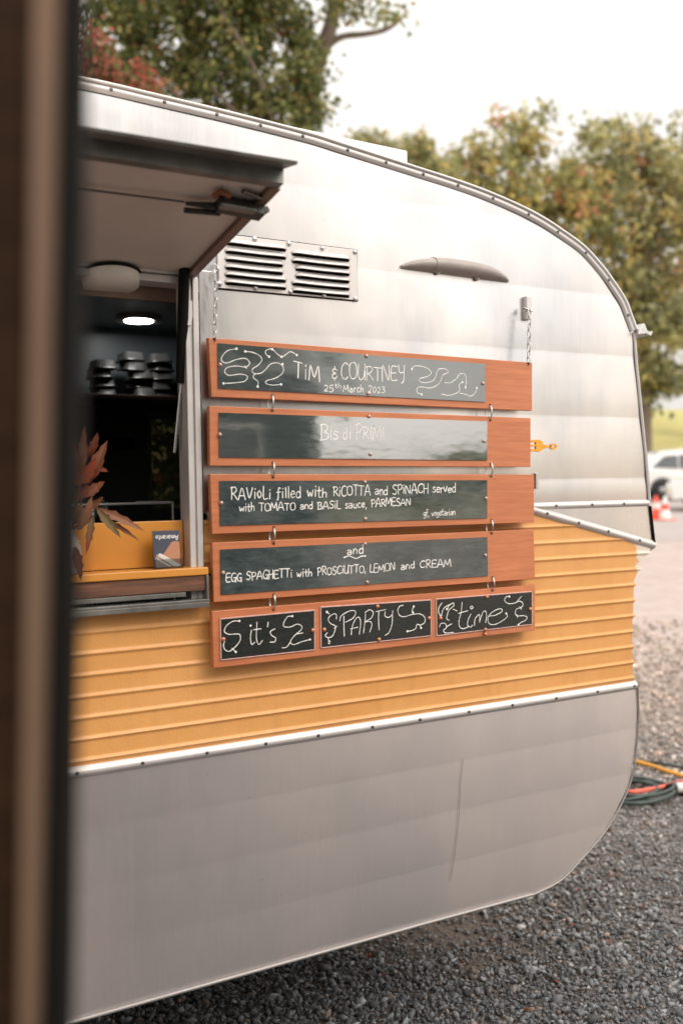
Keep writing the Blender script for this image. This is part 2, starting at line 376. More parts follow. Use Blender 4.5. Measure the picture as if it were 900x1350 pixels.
def scatter_stones():
    def ico():
        bm = bmesh.new(); bmesh.ops.create_icosphere(bm, subdivisions=1, radius=1)
        v = np.array([x.co[:] for x in bm.verts]); f = np.array([[q.index for q in g.verts] for g in bm.faces]); bm.free(); return v, f
    V, F = ico(); N = 100000
    fw = np.array(FW); rt = np.array(RT); dn = np.array(DN); c = np.array(CAM)
    P = []
    tot = 0
    while tot < N:
        n = 400000; x = RNG.uniform(.2, 17, n); y = RNG.uniform(-2.0, 15, n)
        q = np.stack([x, y, np.zeros(n)], 1)-c; Z = q@fw; u = q@rt/np.maximum(Z, .1)*FPX+450; w = q@dn/np.maximum(Z, .1)*FPX+675
        d = np.linalg.norm(q[:, :2], axis=1)
        dens = np.clip((3.0/np.maximum(d, 2.2))**1.7, 0, 1)*np.clip((12.5-d)/6.5, 0, 1)**1.3
        ok = (Z > .4) & (u > -60) & (u < 1150) & (w > 775) & (w < 1650) & (RNG.random(n) < dens)
        ok &= ~((u < 480) & (w < 1150))
        # a hollow where the fines show
        hol = np.exp(-(((x-2.05)/.30)**2+((y-.75)/.22)**2)) > RNG.random(n)*1.1
        ok &= ~hol
        P.append(np.stack([x, y], 1)[ok]); tot += ok.sum()
    P = np.concatenate(P)[:N]; n = len(P)
    s = RNG.lognormal(0, .42, n)*.0052; s = np.clip(s, .003, .018)
    s *= np.clip(np.hypot(P[:, 0], P[:, 1]+2.15)/4.5, 1, 2.6)
    sc = s[:, None]*np.stack([RNG.uniform(.9, 1.7, n), RNG.uniform(.7, 1.15, n), RNG.uniform(.35, .8, n)], 1)
    ax = RNG.normal(size=(n, 3)); ax /= np.linalg.norm(ax, axis=1)[:, None]; an = RNG.uniform(0, math.pi*2, n)
    K = np.zeros((n, 3, 3)); K[:, 0, 1] = -ax[:, 2]; K[:, 0, 2] = ax[:, 1]; K[:, 1, 0] = ax[:, 2]; K[:, 1, 2] = -ax[:, 0]; K[:, 2, 0] = -ax[:, 1]; K[:, 2, 1] = ax[:, 0]
    RM = np.eye(3)+np.sin(an)[:, None, None]*K+(1-np.cos(an))[:, None, None]*(K@K)
    jit = 1+RNG.uniform(-.42, .30, (n, len(V), 1))
    lv = np.einsum('nij,nvj->nvi', RM, V[None]*jit*sc[:, None, :])
    lv[:, :, 0] += P[:, 0:1]; lv[:, :, 1] += P[:, 1:2]; lv[:, :, 2] += (RNG.uniform(0, .010, n)+s*.25)[:, None]
    nv = len(V); verts = lv.reshape(-1, 3); faces = (F[None]+np.arange(n)[:, None, None]*nv).reshape(-1)
    me = bpy.data.meshes.new('gravel'); me.vertices.add(len(verts)); me.vertices.foreach_set('co', verts.ravel())
    nf = n*len(F); me.loops.add(nf*3); me.loops.foreach_set('vertex_index', faces)
    me.polygons.add(nf); me.polygons.foreach_set('loop_start', np.arange(nf)*3); me.update()
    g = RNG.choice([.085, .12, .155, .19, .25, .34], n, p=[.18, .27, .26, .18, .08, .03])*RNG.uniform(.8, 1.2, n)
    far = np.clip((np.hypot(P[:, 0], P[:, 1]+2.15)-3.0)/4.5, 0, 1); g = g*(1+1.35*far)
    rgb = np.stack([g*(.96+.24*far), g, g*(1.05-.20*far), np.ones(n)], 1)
    warm = RNG.random(n) < .08; rgb[warm] *= np.array([1.35, 1.0, .8, 1])
    at = me.color_attributes.new('tint', 'FLOAT_COLOR', 'POINT'); at.data.foreach_set('color', np.repeat(rgb, nv, 0).astype(np.float32).ravel())
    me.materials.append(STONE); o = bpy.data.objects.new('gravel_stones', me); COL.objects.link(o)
    tag(o, 'loose dark blue grey crushed gravel stones beside and under the caravan', 'gravel', kind='stuff')
scatter_stones()

# ------------------------------------------------------------------ caravan
car = empty('caravan', (0.3, 1.0, 0.0), 'vintage bare aluminium caravan with yellow ribbed side band used as a food stall', 'caravan')
YB = 2.1
PR = [(.4440, 1.456), (.4465, 1.817), (.464, 1.915), (.502, 1.988), (.586, 2.108), (.695, 2.196), (.804, 2.226), (.90, 2.236), (.99, 2.234)]
PU = [(1.400, 2.312), (1.535, 2.293), (1.681, 2.279), (1.953, 2.244), (2.054, 2.236), (2.095, 2.215), (2.138, 2.191), (2.19, 2.142), (2.227, 2.101), (2.275, 2.035), (2.31, 1.958), (2.34, 1.88),
      (2.364, 1.794), (2.386, 1.69), (2.402, 1.589), (2.418, 1.46), (2.431, 1.353), (2.445, 1.24), (2.457, 1.137), (2.470, .939), (2.479, .756), (2.485, .607), (2.491, .2), (2.493, -.3)]
def prof(tab):
    zs = [a for a, b in tab]; xs = [b for a, b in tab]
    return lambda z: float(np.interp(z, zs, xs))
xl_, xu_ = prof(PR), prof(PU)
XM = -.3
WX0, WX1, WZ0, WZ1 = -.55, .840, 1.345, 2.082
def panel(name, mt, zs, right, left, off, hole=None, nx=150, back=.012, label=None):
    b = MB(); rows = sorted(set(round(z, 5) for z in zs))
    for z0, z1 in zip(rows[:-1], rows[1:]):
        spans = [(left(z0), right(z0), left(z1), right(z1), nx)]
        if hole and z0 >= hole[2]-1e-6 and z1 <= hole[3]+1e-6:
            spans = [(left(z0), hole[0], left(z1), hole[0], 6), (hole[1], right(z0), hole[1], right(z1), nx*2//3)]
        for a0, b0, a1, b1, n in spans:
            vs = []
            for z, a, c, e in ((z0, a0, b0, 1), (z1, a1, b1, -1)):
                for k in range(n+1):
                    x = a+(c-a)*k/n; vs.append((x, off(x, z+e*1e-5), z))
            b.add(vs, [(k, k+1, n+2+k, n+1+k) for k in range(n)], 0, True)
    me = b.mesh(name, mt)
    bm = bmesh.new(); bm.from_mesh(me); bmesh.ops.remove_doubles(bm, verts=bm.verts, dist=2e-4)
    for f in bm.faces:
        f.smooth = True
        f.normal_update()
    bmesh.ops.recalc_face_normals(bm, faces=bm.faces)
    if sum(f.normal.y*f.calc_area() for f in bm.faces) > 0: bmesh.ops.reverse_faces(bm, faces=bm.faces)
    bm.to_mesh(me); bm.free()
    me.set_sharp_from_angle(angle=R(50)) if hasattr(me, 'set_sharp_from_angle') else None
    o = bpy.data.objects.new(name, me); COL.objects.link(o); par(o, car)
    if label: o['label'] = label
    return o
def bands(seams, amp, xfade=(-9, -8), amp0=1.0):
    def off(x, z):
        lo = max([s for s in seams if s <= z] or [seams[0]]); hi = min([s for s in seams if s > z] or [seams[-1]+.2])
        t = (z-lo)/(hi-lo); w = amp0+(1-amp0)*min(1, max(0, (x-xfade[0])/(xfade[1]-xfade[0])))
        q = min(1, t/.42); y = -amp*w*((1-(1-q)**2) if t < .42 else 1-((t-.42)/.58)**2*.97)
        return y + (.0014*noise.noise(Vector((x*1.7, z*2.3, 3.1))) + .0004*noise.noise(Vector((x*6, z*7, 8.1))))*min(1, amp/.0018)
    return off
SE_U = [1.545, 1.613, 1.792, 1.973, 2.147, 2.33, 2.6]
zsU = list(np.arange(1.545, 2.41, .012)) + list(np.arange(2.41, 2.493, .004)) + SE_U[:5] + [s+.0012 for s in SE_U[1:6]] + [s+.006 for s in SE_U[1:6]] + [WZ0, WZ1, 2.493]
zsU = [z for z in zsU if 1.5449 <= z <= 2.4931]
panel('upper_side_panel', SKIN, zsU, xu_, lambda z: 2*XM-xu_(z), bands(SE_U, .0015, (1.0, 1.9), .15), (WX0, WX1, 1.5, WZ1), label='bare aluminium upper side with lapped horizontal seams')
SE_L = [.447, .594, .731, .863, .985]
zsL = list(np.arange(.447, .985, .012)) + SE_L + [s+.0012 for s in SE_L[1:4]] + [s+.006 for s in SE_L[1:4]]
panel('lower_side_panel', SKIRT, [z for z in zsL if z <= .9851], xl_, lambda z: 2*XM-xl_(z), bands(SE_L, .0007), None, label='dull grey aluminium skirt below the yellow band')
# folded lip along the skirt's lower edge
b = MB(); b.tube([(2*XM-1.456, -.004, .452), (1.456, -.004, .452), (1.817, -.004, .449)], .0045, 8); b.build('skirt_lip', LIPM, car)
# yellow ribbed band
RIBS = [1.5222] + [1.4793-.04633*k for k in range(11)]
def xy_(z):
    e = float(np.interp(z, [.985, 1.0, 1.15, 1.228, 1.307, 1.336, 1.373, 1.402], [2.222, 2.222, 2.218, 2.225, 2.229, 2.249, 2.275, 2.306]))
    near = min(abs(z-r) for r in RIBS); e += .006*math.exp(-(near/.006)**2)-.004
    if z > 1.402: e = float(np.interp(z, [1.402, 1.531], [2.306, 1.845]))
    return e
def offY(x, z):
    d = min(abs(z-r) for r in RIBS); y = -.0044*math.exp(-(d/.0040)**2)
    return y + .0012*noise.noise(Vector((x*1.5, z*1.2, 5.1))) + .0004*noise.noise(Vector((x*8, z*5, 1.1)))
zsY = list(np.arange(.987, 1.5315, .0022)) + [1.402, WZ0]
panel('yellow_ribbed_panel', YELLOW, [z for z in zsY if .987 <= z <= 1.532], xy_, lambda z: 2*XM-xy_(z), offY, (WX0, WX1, WZ0, 1.6), nx=100, label='yellow painted band with raised horizontal ribs')
# silver end piece between level rail and slanting rail
panel('end_panel', SKIN, list(np.arange(1.413, 1.5305, .008))+[1.5305], xu_, lambda z: float(np.interp(z, [1.413, 1.5305], [2.268, 1.875])), lambda x, z: .0012*noise.noise(Vector((x*5, z*6, 2))), nx=20)
# the plain body: roof skin, ends, belly and far side
def shell():
    b = MB(); pr = [(x, z) for z, x in PR] + [(2.222, 1.0), (2.218, 1.149), (2.225, 1.228), (2.229, 1.307), (2.249, 1.336), (2.274, 1.373)] + [(x, z) for z, x in PU]
    lf = [(2*XM-x, z) for x, z in pr[::-1][1:]]; loop = pr+lf; n = len(loop)
    vs = [(x, .003, z) for x, z in loop] + [(x, YB, z) for x, z in loop]
    fs = [(i, (i+1) % n, n+(i+1) % n, n+i) for i in range(n)]
    b.add(vs, fs, 0, True); return b.build('roof_and_end_skin', SKIN, car)
shell()
# far side panels round its window
fx0, fx1, fz0, fz1 = 1.385, 1.60, 1.52, 1.915
b = MB(); loopx = 2.2
b.box((-2.8, YB-.012, .47), (fx0, YB, 2.40)); b.box((fx1, YB-.012, .60), (2.10, YB, 2.10)); b.box((fx0, YB-.012, .6), (fx1, YB, fz0)); b.box((fx0, YB-.012, fz1), (fx1, YB, 2.35))
b.build('far_side_panel', SKIN, car)
# interior
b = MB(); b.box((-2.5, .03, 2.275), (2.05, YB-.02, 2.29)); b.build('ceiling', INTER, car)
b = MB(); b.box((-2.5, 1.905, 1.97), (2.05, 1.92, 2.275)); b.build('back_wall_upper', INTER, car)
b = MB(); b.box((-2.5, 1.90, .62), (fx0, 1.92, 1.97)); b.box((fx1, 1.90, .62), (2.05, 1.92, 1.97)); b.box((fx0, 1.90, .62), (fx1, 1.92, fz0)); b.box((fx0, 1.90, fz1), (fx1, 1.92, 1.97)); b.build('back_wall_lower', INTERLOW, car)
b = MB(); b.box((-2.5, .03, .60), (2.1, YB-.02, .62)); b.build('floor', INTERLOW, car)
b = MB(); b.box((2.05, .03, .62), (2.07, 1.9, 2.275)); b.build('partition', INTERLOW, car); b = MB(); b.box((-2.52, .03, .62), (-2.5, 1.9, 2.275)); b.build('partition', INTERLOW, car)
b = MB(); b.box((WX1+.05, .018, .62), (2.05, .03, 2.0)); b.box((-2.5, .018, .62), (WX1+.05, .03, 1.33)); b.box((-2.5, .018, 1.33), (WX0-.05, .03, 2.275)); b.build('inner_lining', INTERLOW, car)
# the sink-side dark box and a wall rail seen through the hatch
b = MB(); p = W(158, 600, 1.86); b.box((p.x-.10, 1.85, 1.775), (p.x+.06, 1.90, 1.82)); b.build('wall_bracket', BLACKRUB, car)
fr = MB(); 
for a0, a1 in (((fx0-.015, 1.885, fz0-.015), (fx0, 1.90, fz1+.015)), ((fx1, 1.885, fz0-.015), (fx1+.015, 1.90, fz1+.015)), ((fx0, 1.885, fz0-.015), (fx1, 1.90, fz0)), ((fx0, 1.885, fz1), (fx1, 1.90, fz1+.015))): fr.box(a0, a1)
wf = fr.build('far_window', FLAPFR, car); g = MB(); g.box((fx0, 1.91, fz0), (fx1, 1.914, fz1)); g.build('pane', mat('tinted_pane', (.02, .02, .02), .1, 0, .1, 3, Alpha=.82), wf)
b = MB(); b.box((-.9, 1.60, 1.955), (1.62, 1.90, 1.972)); b.build('wall_shelf', mat('brown_shelf', (.10, .045, .025), .5, 0, .2, 6), car, .002)
# lit downlight on the ceiling
L = WZ(183, 422, 2.262)
b = MB(); b.lathe((L.x, L.y, 2.262), [(.052, -.002), (.086, -.006), (.088, .013)], 28, caps=False); dl = b.build('downlight', TRIM, car)
b = MB(); b.lathe((L.x, L.y, 2.256), [(.054, 0), (.054, .006)], 28); b.build('led_panel', LEDM, dl)
# hatch frame
b = MB()
for y0, y1, x0, x1 in ((-.016, .03, .838, .852), (-.010, .05, .822, .838)): b.box((x0, y0, WZ0), (x1, y1, WZ1))
b.box((WX0-.012, -.012, WZ0), (WX0+.004, .04, WZ1)); b.box((WX0+.004, -.010, WZ1-.016), (.822, .05, WZ1))
b.build('hatch_frame', TRIM, car, .0015)
b = MB(); b.box((.8525, -.006, WZ0), (.857, .004, WZ1-.03)); b.build('hatch_seal', BLACKRUB, car)
b = MB(); b.box((WX0, .0505, 2.035), (.822, .060, 2.066)); b.build('hatch_head', FLAPSIDE, car)
# joggled cover strip beside the hatch
b = MB(); b.box((.858, -.0055, 1.56), (.902, .0, 2.102)); b.build('side_strip', SKIN, car, .001)
# gas strut
A, Bm, Cc = W(243, 352, -.03), W(239, 505, .02), W(230, 597, .03)
b = MB(); b.tube([A, Bm], [.0125, .0125], 12); gs = b.build('gas_strut', BLACKRUB, car)
b = MB(); b.tube([Bm, Cc], .004, 8); b.build('strut_rod', STEEL, gs)
b = MB(); a = W(252, 398, 0); c = W(246, 430, 0); b.hexa([(a.x-.011, -.014, a.z), (a.x+.004, -.014, a.z), (c.x+.006, -.014, c.z), (c.x-.012, -.014, c.z)], [(a.x-.011, -.009, a.z), (a.x+.004, -.009, a.z), (c.x+.006, -.009, c.z), (c.x-.012, -.009, c.z)]); b.build('strut_bracket', TRIM, gs)

# ---- hatch flap, propped open
HX1, HX0 = .845, -.58
hin = Vector((HX1, -.006, 2.086)); cor = WX(393, 213, HX1); und = WX(376, 240, HX1)
fdir = Vector((0, und.y-hin.y, und.z-hin.z)).normalized(); fn = Vector((0, fdir.z, -fdir.y))
if fn.z < 0: fn = -fn                       # flap normal, up
LEN = (und-hin).length; CS, CH = (cor-hin).dot(fdir), (cor-hin).dot(fn)
flap = MB()
def FP(x, s, h): return Vector((x, hin.y, hin.z)) + fdir*s + fn*h
TH = .030
flap.hexa([FP(HX0+.02, 0, .004), FP(HX1-.022, 0, .004), FP(HX1-.022, LEN-.02, .004), FP(HX0+.02, LEN-.02, .004)], [FP(HX0+.02, 0, TH), FP(HX1-.022, 0, TH), FP(HX1-.022, LEN-.02, TH), FP(HX0+.02, LEN-.02, TH)])
fl = flap.build('hatch_flap', FLAPIN, car)
b = MB(); x0, x1 = HX0, HX1
b.hexa([FP(x0, LEN-.02, -.004), FP(x1-.004, LEN-.02, -.004), FP(x1-.004, LEN, -.004), FP(x0, LEN, -.004)], [FP(x0, LEN-.02, .030), FP(x1-.004, LEN-.02, .030), FP(x1, LEN+.002, .032), FP(x0, LEN+.002, .032)])
b.hexa([FP(x0, LEN-.02, .032), FP(x1, LEN-.02, .032), FP(x1, CS-.004, CH-.004), FP(x0, CS-.004, CH-.004)], [FP(x0, LEN-.02, .037), FP(x1, LEN-.02, .037), FP(x1, CS, CH+.001), FP(x0, CS, CH+.001)])
b.build('front_rail', FLAPFR, fl, .001)
b = MB(); b.hexa([FP(HX1-.021, 0, -.006), FP(HX1, 0, -.006), FP(HX1, LEN-.021, -.006), FP(HX1-.021, LEN-.021, -.006)], [FP(HX1-.021, 0, .034), FP(HX1, 0, .034), FP(HX1, LEN-.021, .034), FP(HX1-.021, LEN-.021, .034)])
b.build('side_rail', FLAPSIDE, fl, .001)
b = MB(); b.hexa([FP(HX0, 0, -.006), FP(HX0+.019, 0, -.006), FP(HX0+.019, LEN-.021, -.006), FP(HX0, LEN-.021, -.006)], [FP(HX0, 0, .034), FP(HX0+.019, 0, .034), FP(HX0+.019, LEN-.021, .034), FP(HX0, LEN-.021, .034)])
b.build('side_rail', FLAPSIDE, fl, .001)
def FQ(px, py, h=-.001):
    p0 = FP(0, 0, h); return WP(px, py, p0, fn)
# catch bolt assembly under the flap
c0, c1 = FQ(287, 268, -.012), FQ(345, 280, -.012)
b = MB(); dx = (c1-c0); sx_ = fdir*.016
b.hexa([c0-sx_-fn*.012, c1-sx_-fn*.012, c1+sx_-fn*.012, c0+sx_-fn*.012], [c0-sx_+fn*.010, c1-sx_+fn*.010, c1+sx_+fn*.010, c0+sx_+fn*.010])
b.tube([FQ(243, 277, -.018), FQ(290, 281, -.018)], .006, 8); b.tube([FQ(245, 268, -.012), FQ(282, 272, -.012)], [.004, .008], 8); b.tube([c1, FQ(352, 276, -.012)], .007, 8)
la = b.build('catch', mat('greasy_black_metal', (.035, .034, .03), .4, .5, .3, 25), fl, .002)
b = MB(); q0, q1 = FQ(290, 273, -.026), FQ(336, 281, -.026); sy_ = fdir*.009
b.hexa([q0-sy_, q1-sy_, q1+sy_, q0+sy_], [q0-sy_+fn*.006, q1-sy_+fn*.006, q1+sy_+fn*.006, q0+sy_+fn*.006]); b.build('catch_cover', FLAPFR, la, .002)
b = MB(); b.tube([FQ(282, 258, -.006), FQ(292, 252, -.006), FQ(302, 258, -.006)], .006, 8); b.build('rusty_loop', mat('rust', (.22, .075, .03), .8, 0, .3, 40), la)
b = MB(); b.tube([FQ(60, 243, -.006), FQ(243, 266, -.008)], .0022, 6); b.build('pull_rod', DARKSTEEL, la)
b = MB(); b.tube([FQ(320, 252, -.004), FQ(346, 262, -.004)], .005, 6); b.build('striker', DARKSTEEL, la)
# round lamp, unlit
lc = FQ(146, 362, -.002); b = MB(); rot = fn.to_track_quat('Z', 'Y').to_matrix()
def disc(bb, c, r0, r1, h0, h1, n=40, mi=0):
    vs = []
    for r, h in ((r0*.0, h0), (r0, h0), (r1, h1)):
        for k in range(n):
            a = 2*math.pi*k/n; vs.append(c + rot @ Vector((r*math.cos(a), r*math.sin(a), h)))
    bb.add(vs, [(i*n+k, i*n+(k+1) % n, (i+1)*n+(k+1) % n, (i+1)*n+k) for i in range(2) for k in range(n)], mi, True)
disc(b, lc, .060, .064, -.026, -.004); lp = b.build('flap_lamp', WHITEPL, fl)
b = MB(); disc(b, lc, .067, .067, -.004, .002); b.build('lamp_gasket', BLACKRUB, lp)
# hinge along the top of the opening
b = MB(); b.tube([(HX0, -.004, 2.092), (HX1, -.004, 2.092)], .007, 10); b.box((HX0, -.004, 2.092), (HX1, .0, 2.118)); b.build('flap_hinge', TRIM, car)

# ---- counter board, shelf
b = MB(); b.box((WX0+.006, .030, 1.425), (.820, .044, 1.530)); b.build('counter_board', YSHELF, car, .0015)
SZ = 1.424
b = MB(); b.hexa([(WX0, -.055, SZ-.017), (.853, -.040, SZ-.017), (.853, .028, SZ-.017), (WX0, .028, SZ-.017)], [(WX0, -.055, SZ), (.853, -.040, SZ), (.853, .028, SZ), (WX0, .028, SZ)]); shf = b.build('shelf', YSHELF, car, .002)
b = MB(); b.box((WX0, -.036, SZ-.052), (.846, .0, SZ-.018)); b.build('shelf_edge_wood', DARKWOOD, shf, .001)
b = MB(); b.box((WX0, -.042, SZ-.078), (.853, -.008, SZ-.072)); b.box((WX0, -.042, SZ-.090), (.853, -.036, SZ-.0785)); b.box((.847, -.041, SZ-.0715), (.853, -.004, SZ-.018)); b.box((WX0, -.034, SZ-.064), (.80, -.006, SZ-.054))
b.build('shelf_channel', FLAPFR, shf, .001)
b = MB(); b.tube([W(252, 752, -.02), W(272, 757, -.02), W(279, 758, -.02)], [.004, .004, .003], 8); b.build('shelf_bolt', BLACKRUB, shf)

# ---- rails with screws
scr = MB(); scr.lathe((0, 0, 0), [(.0042, 0), (.0040, -.0016), (.0024, -.0028), (.0006, -.0026)], 10, axis='y'); SCREW = scr.mesh('screw', DARKSTEEL)
scr2 = MB(); scr2.lathe((0, 0, 0), [(.0062, 0), (.0058, -.0025), (.0034, -.0042), (.0006, -.0038)], 12, axis='y'); SCREWL = scr2.mesh('bright_screw', STEEL)
def halfround(name, pts, wd, hgt, step, mt=TRIM, first=.06, y0=0.0, screws=True):
    """moulding strip following pts (x,z) on the side, a flattened half-round in section"""
    P = [Vector((p[0], 0, p[1])) for p in pts]; b = MB(); sec = []
    K = 7
    vs = []
    for i, p in enumerate(P):
        t = (P[min(i+1, len(P)-1)]-P[max(i-1, 0)]).normalized(); nn = Vector((-t.z, 0, t.x))
        prf = [(-1, .0), (-.96, .30), (-.62, .40), (-.5, .85), (0, 1.0), (.5, .85), (.62, .40), (.96, .30), (1, .0)]
        K = len(prf)
        for (a, h) in prf: vs.append(p + nn*(a*wd/2) + Vector((0, y0-h*hgt, 0)))
    fs = [(i*K+k, i*K+k+1, (i+1)*K+k+1, (i+1)*K+k) for i in range(len(P)-1) for k in range(K-1)]
    b.add(vs, fs, 0, True); b.add(vs[:K], [tuple(range(K))]); b.add(vs[-K:], [tuple(range(K))])
    o = b.build(name, mt, car); d = 0; nxt = first
    if screws:
        for a, c in zip(P[:-1], P[1:]):
            sl = (c-a).length
            while nxt <= d+sl:
                q = a+(c-a)*((nxt-d)/sl); inst('screw', SCREW, o, (q.x, y0-hgt*.97, q.z), (0, random.uniform(0, 3), 0)); nxt += step*random.uniform(.93, 1.07)
            d += sl
    return o
def dense(pts, n=6):
    return [tuple(v) for v in smooth_curve([Vector((a, 0, c)) for a, c in pts], n)]
halfround('level_rail', [(.868, 1.5385), (2.288, 1.5375)], .020, .008, .128, first=.05)
halfround('slanting_rail', [(1.835, 1.529), (2.312, 1.409)], .024, .009, .125, first=.05, y0=-.0005)
halfround('lower_rail', [(2*XM-2.22, .9925), (2.2285, .9925)], .026, .009, .150)
# the level rail goes on left of the hatch too
halfround('level_rail', [(2*XM-2.28, 1.5385), (WX0-.02, 1.5375)], .020, .008, .128)
edge = [(x, z) for z, x in PU if z >= 2.054]
ed = [(p[0], p[2]) for p in dense(edge, 6)]
inset = []
for i, (x, z) in enumerate(ed):
    a = ed[max(i-1, 0)]; c = ed[min(i+1, len(ed)-1)]; t = Vector((c[0]-a[0], c[1]-a[1])).normalized(); inset.append((x-t.y*.0095*1.0, z+t.x*.0095))
inset = [(x, z) for x, z in inset]
halfround('roof_edge_moulding', inset, .021, .0055, .118, first=.05, y0=-.003)
b = MB()
ro = [(x+.0, z) for x, z in ed]; vs = []
for i, (x, z) in enumerate(ed):
    a = ed[max(i-1, 0)]; c = ed[min(i+1, len(ed)-1)]; t = Vector((c[0]-a[0], c[1]-a[1])).normalized(); o_ = Vector((t.y, -t.x))*.0045
    vs += [(x+o_.x, -.012, z+o_.y), (x+o_.x, .05, z+o_.y), (x, .05, z), (x, -.012, z)]
b.add(vs, [(i*4+k, i*4+(k+1) % 4, (i+1)*4+(k+1) % 4, (i+1)*4+k) for i in range(len(ed)-1) for k in range(4)], 0, True); b.build('roof_edge_lip', OFFWHITE, car)
halfround('slant_edge_strip', [(2.2335, 2.045), (2.2415, 1.953), (2.2765, 1.681), (2.291, 1.545)], .010, .005, .3, screws=False, y0=-.003)
b = MB(); b.tube([(2.294, -.003, 1.528), (2.311, -.003, 1.412)], .0035, 6); b.tube([(2.2365, -.003, 2.04), (2.2445, -.003, 1.953), (2.2805, -.003, 1.681), (2.295, -.003, 1.545)], .0028, 6); b.build('dark_edge_seal', BLACKRUB, car)
lo_pts = [(x, z) for z, x in PR][1:]
lp3 = smooth_curve([Vector((x+.001, -.003, z)) for x, z in lo_pts], 5); b = MB(); b.tube(lp3, .0028, 6); b.build('skirt_edge', LIPM, car)
# gutter over the front windows
g0 = W(843, 437, 0); b = MB()
secn = [(-.03, -.012), (.004, -.008), (.022, -.014), (.030, -.002), (.026, .0), (.020, -.008), (.006, .002), (-.004, .020), (-.010, .020), (-.03, -.004)]
vs = [(g0.x+a, -.022, g0.z+c) for a, c in secn] + [(g0.x+a, 1.9, g0.z+c) for a, c in secn]; n = len(secn)
b.add(vs, [(i, (i+1) % n, n+(i+1) % n, n+i) for i in range(n)] + [tuple(range(n)), tuple(range(n, 2*n))]); b.build('gutter', STEEL, car)
# roof hatch
b = MB(); b.box((1.045, .30, 2.46), (1.64, 1.3, 2.5835), 0); b.v = [(x, y, z + (.0150*(1.64-x)/.595 if z > 2.5 else 0)) for x, y, z in b.v]; b.build('roof_vent_box', OFFWHITE, car, .006)
# louvred vent
vt = [W(286, 309, -.004), W(470.5, 328, -.004), W(470.5, 397.5, -.004), W(286, 378, -.004)]
zt, zb_, xr, xlv = (vt[1].z+vt[0].z)/2, (vt[2].z+vt[3].z)/2, vt[1].x, vt[0].x
b = MB(); b.box((xlv, -.005, zb_), (xr, -.0005, zt)); vp = b.build('louvre_plate', TRIM, car, .0012)
b = MB(); b.tube([(xlv, -.003, zb_-.001), (xr, -.003, zb_-.001), (xr+.001, -.003, zt), (xlv, -.003, zt+.001)], .0016, 6); b.build('plate_edge_shadow_gap', BLACKRUB, vp)
def louvre(x0, x1, z):
    b = MB(); n = 22; vs = []; H, D = .0125, .0125
    for i in range(n+1):
        t = i/n; e = min(1, math.sin(math.pi*min(max(t, 0), 1))*3.2); e = max(e, 0)**.6
        x = x0+(x1-x0)*t; sag = -.0012*math.sin(math.pi*t)
        for a in range(6):
            s = a/5; vs.append((x, -.005-D*e*math.sin(s*math.pi/2)**.8, z+sag+H*(1-s)*1.0*(.35+.65*e) - .0005))
    b.add(vs, [(i*6+k, i*6+k+1, (i+1)*6+k+1, (i+1)*6+k) for i in range(n) for k in range(5)], 0, True)
    return b
for cx0, cx1, zs0 in ((297, 380, [328.5, 339.2, 349.2, 359.4, 369.5, 379.2]), (385, 463.5, [342, 351.6, 361, 370.5, 380, 389.5])):
    for i, yy in enumerate(zs0):
        p1 = W(cx1 - (4 if (cx0 < 300 and i in (2, 3)) else 0), yy, -.012); x0 = W(cx0 + (6 if (cx0 > 380 and i in (2, 3)) else 0), yy, -.012).x; x0 = W(cx0, yy-9, -.012).x + (.010 if (cx0 > 380 and i in (2, 3)) else 0)
        lv = louvre(x0, p1.x, p1.z).build('louvre', TRIM, vp)
        so = lv.modifiers.new('t', 'SOLIDIFY'); so.thickness = .0009
        b = MB(); b.box((x0+.004, -.0056, p1.z-.0055), (p1.x-.004, -.0051, p1.z+.005)); b.build('slot', BLACKRUB, lv)
for px, py in ((336, 315), (381, 321), (425, 327), (468, 332), (290, 374), (337, 379.5), (383, 384.5), (427, 389.5), (468.5, 394)):
    p = W(px, py, -.006); inst('screw', SCREWL, vp, (p.x, -.005, p.z))
# moulded grip on the upper side
h0, h1 = W(531, 347, -.01), W(671, 366, -.01)
def grip(t0, t1, n, sw=0):
    b = MB(); vs = []; K = 12
    for i in range(n+1):
        t = t0+(t1-t0)*i/n; x = h0.x+(h1.x-h0.x)*t; e = max(0.02, 1-abs(2*t-1)**2.6)
        ht = (.0175*e**.7+.0035)*(1-sw); dp = (.032*e**.6+.005)*(1-sw*.5); zc = h0.z - .012 + (h1.z-h0.z)*t + ht
        for k in range(K+1):
            a = math.pi*k/K; vs.append((x, -dp*math.sin(a)**.8 if 0 < k < K else 0, zc-ht*math.cos(a)))
    b.add(vs, [(i*(K+1)+k, i*(K+1)+k+1, (i+1)*(K+1)+k+1, (i+1)*(K+1)+k) for i in range(n) for k in range(K)], 0, True)
    b.add(vs[:K+1], [tuple(range(K+1))]); b.add(vs[-(K+1):], [tuple(range(K+1))]); return b
gp = grip(.262, .885, 24).build('side_grip', GREYPLAST, car); grip(0, .258, 14, .05).build('end_cap', GREYPLAST, gp); grip(.889, 1, 10, .05).build('end_cap', GREYPLAST, gp)
for px, py in ((577, 358), (629, 366)): p = W(px, py, -.008); inst('screw', SCREWL, gp, (p.x, -.006, p.z-.003), (R(60), 0, 0))
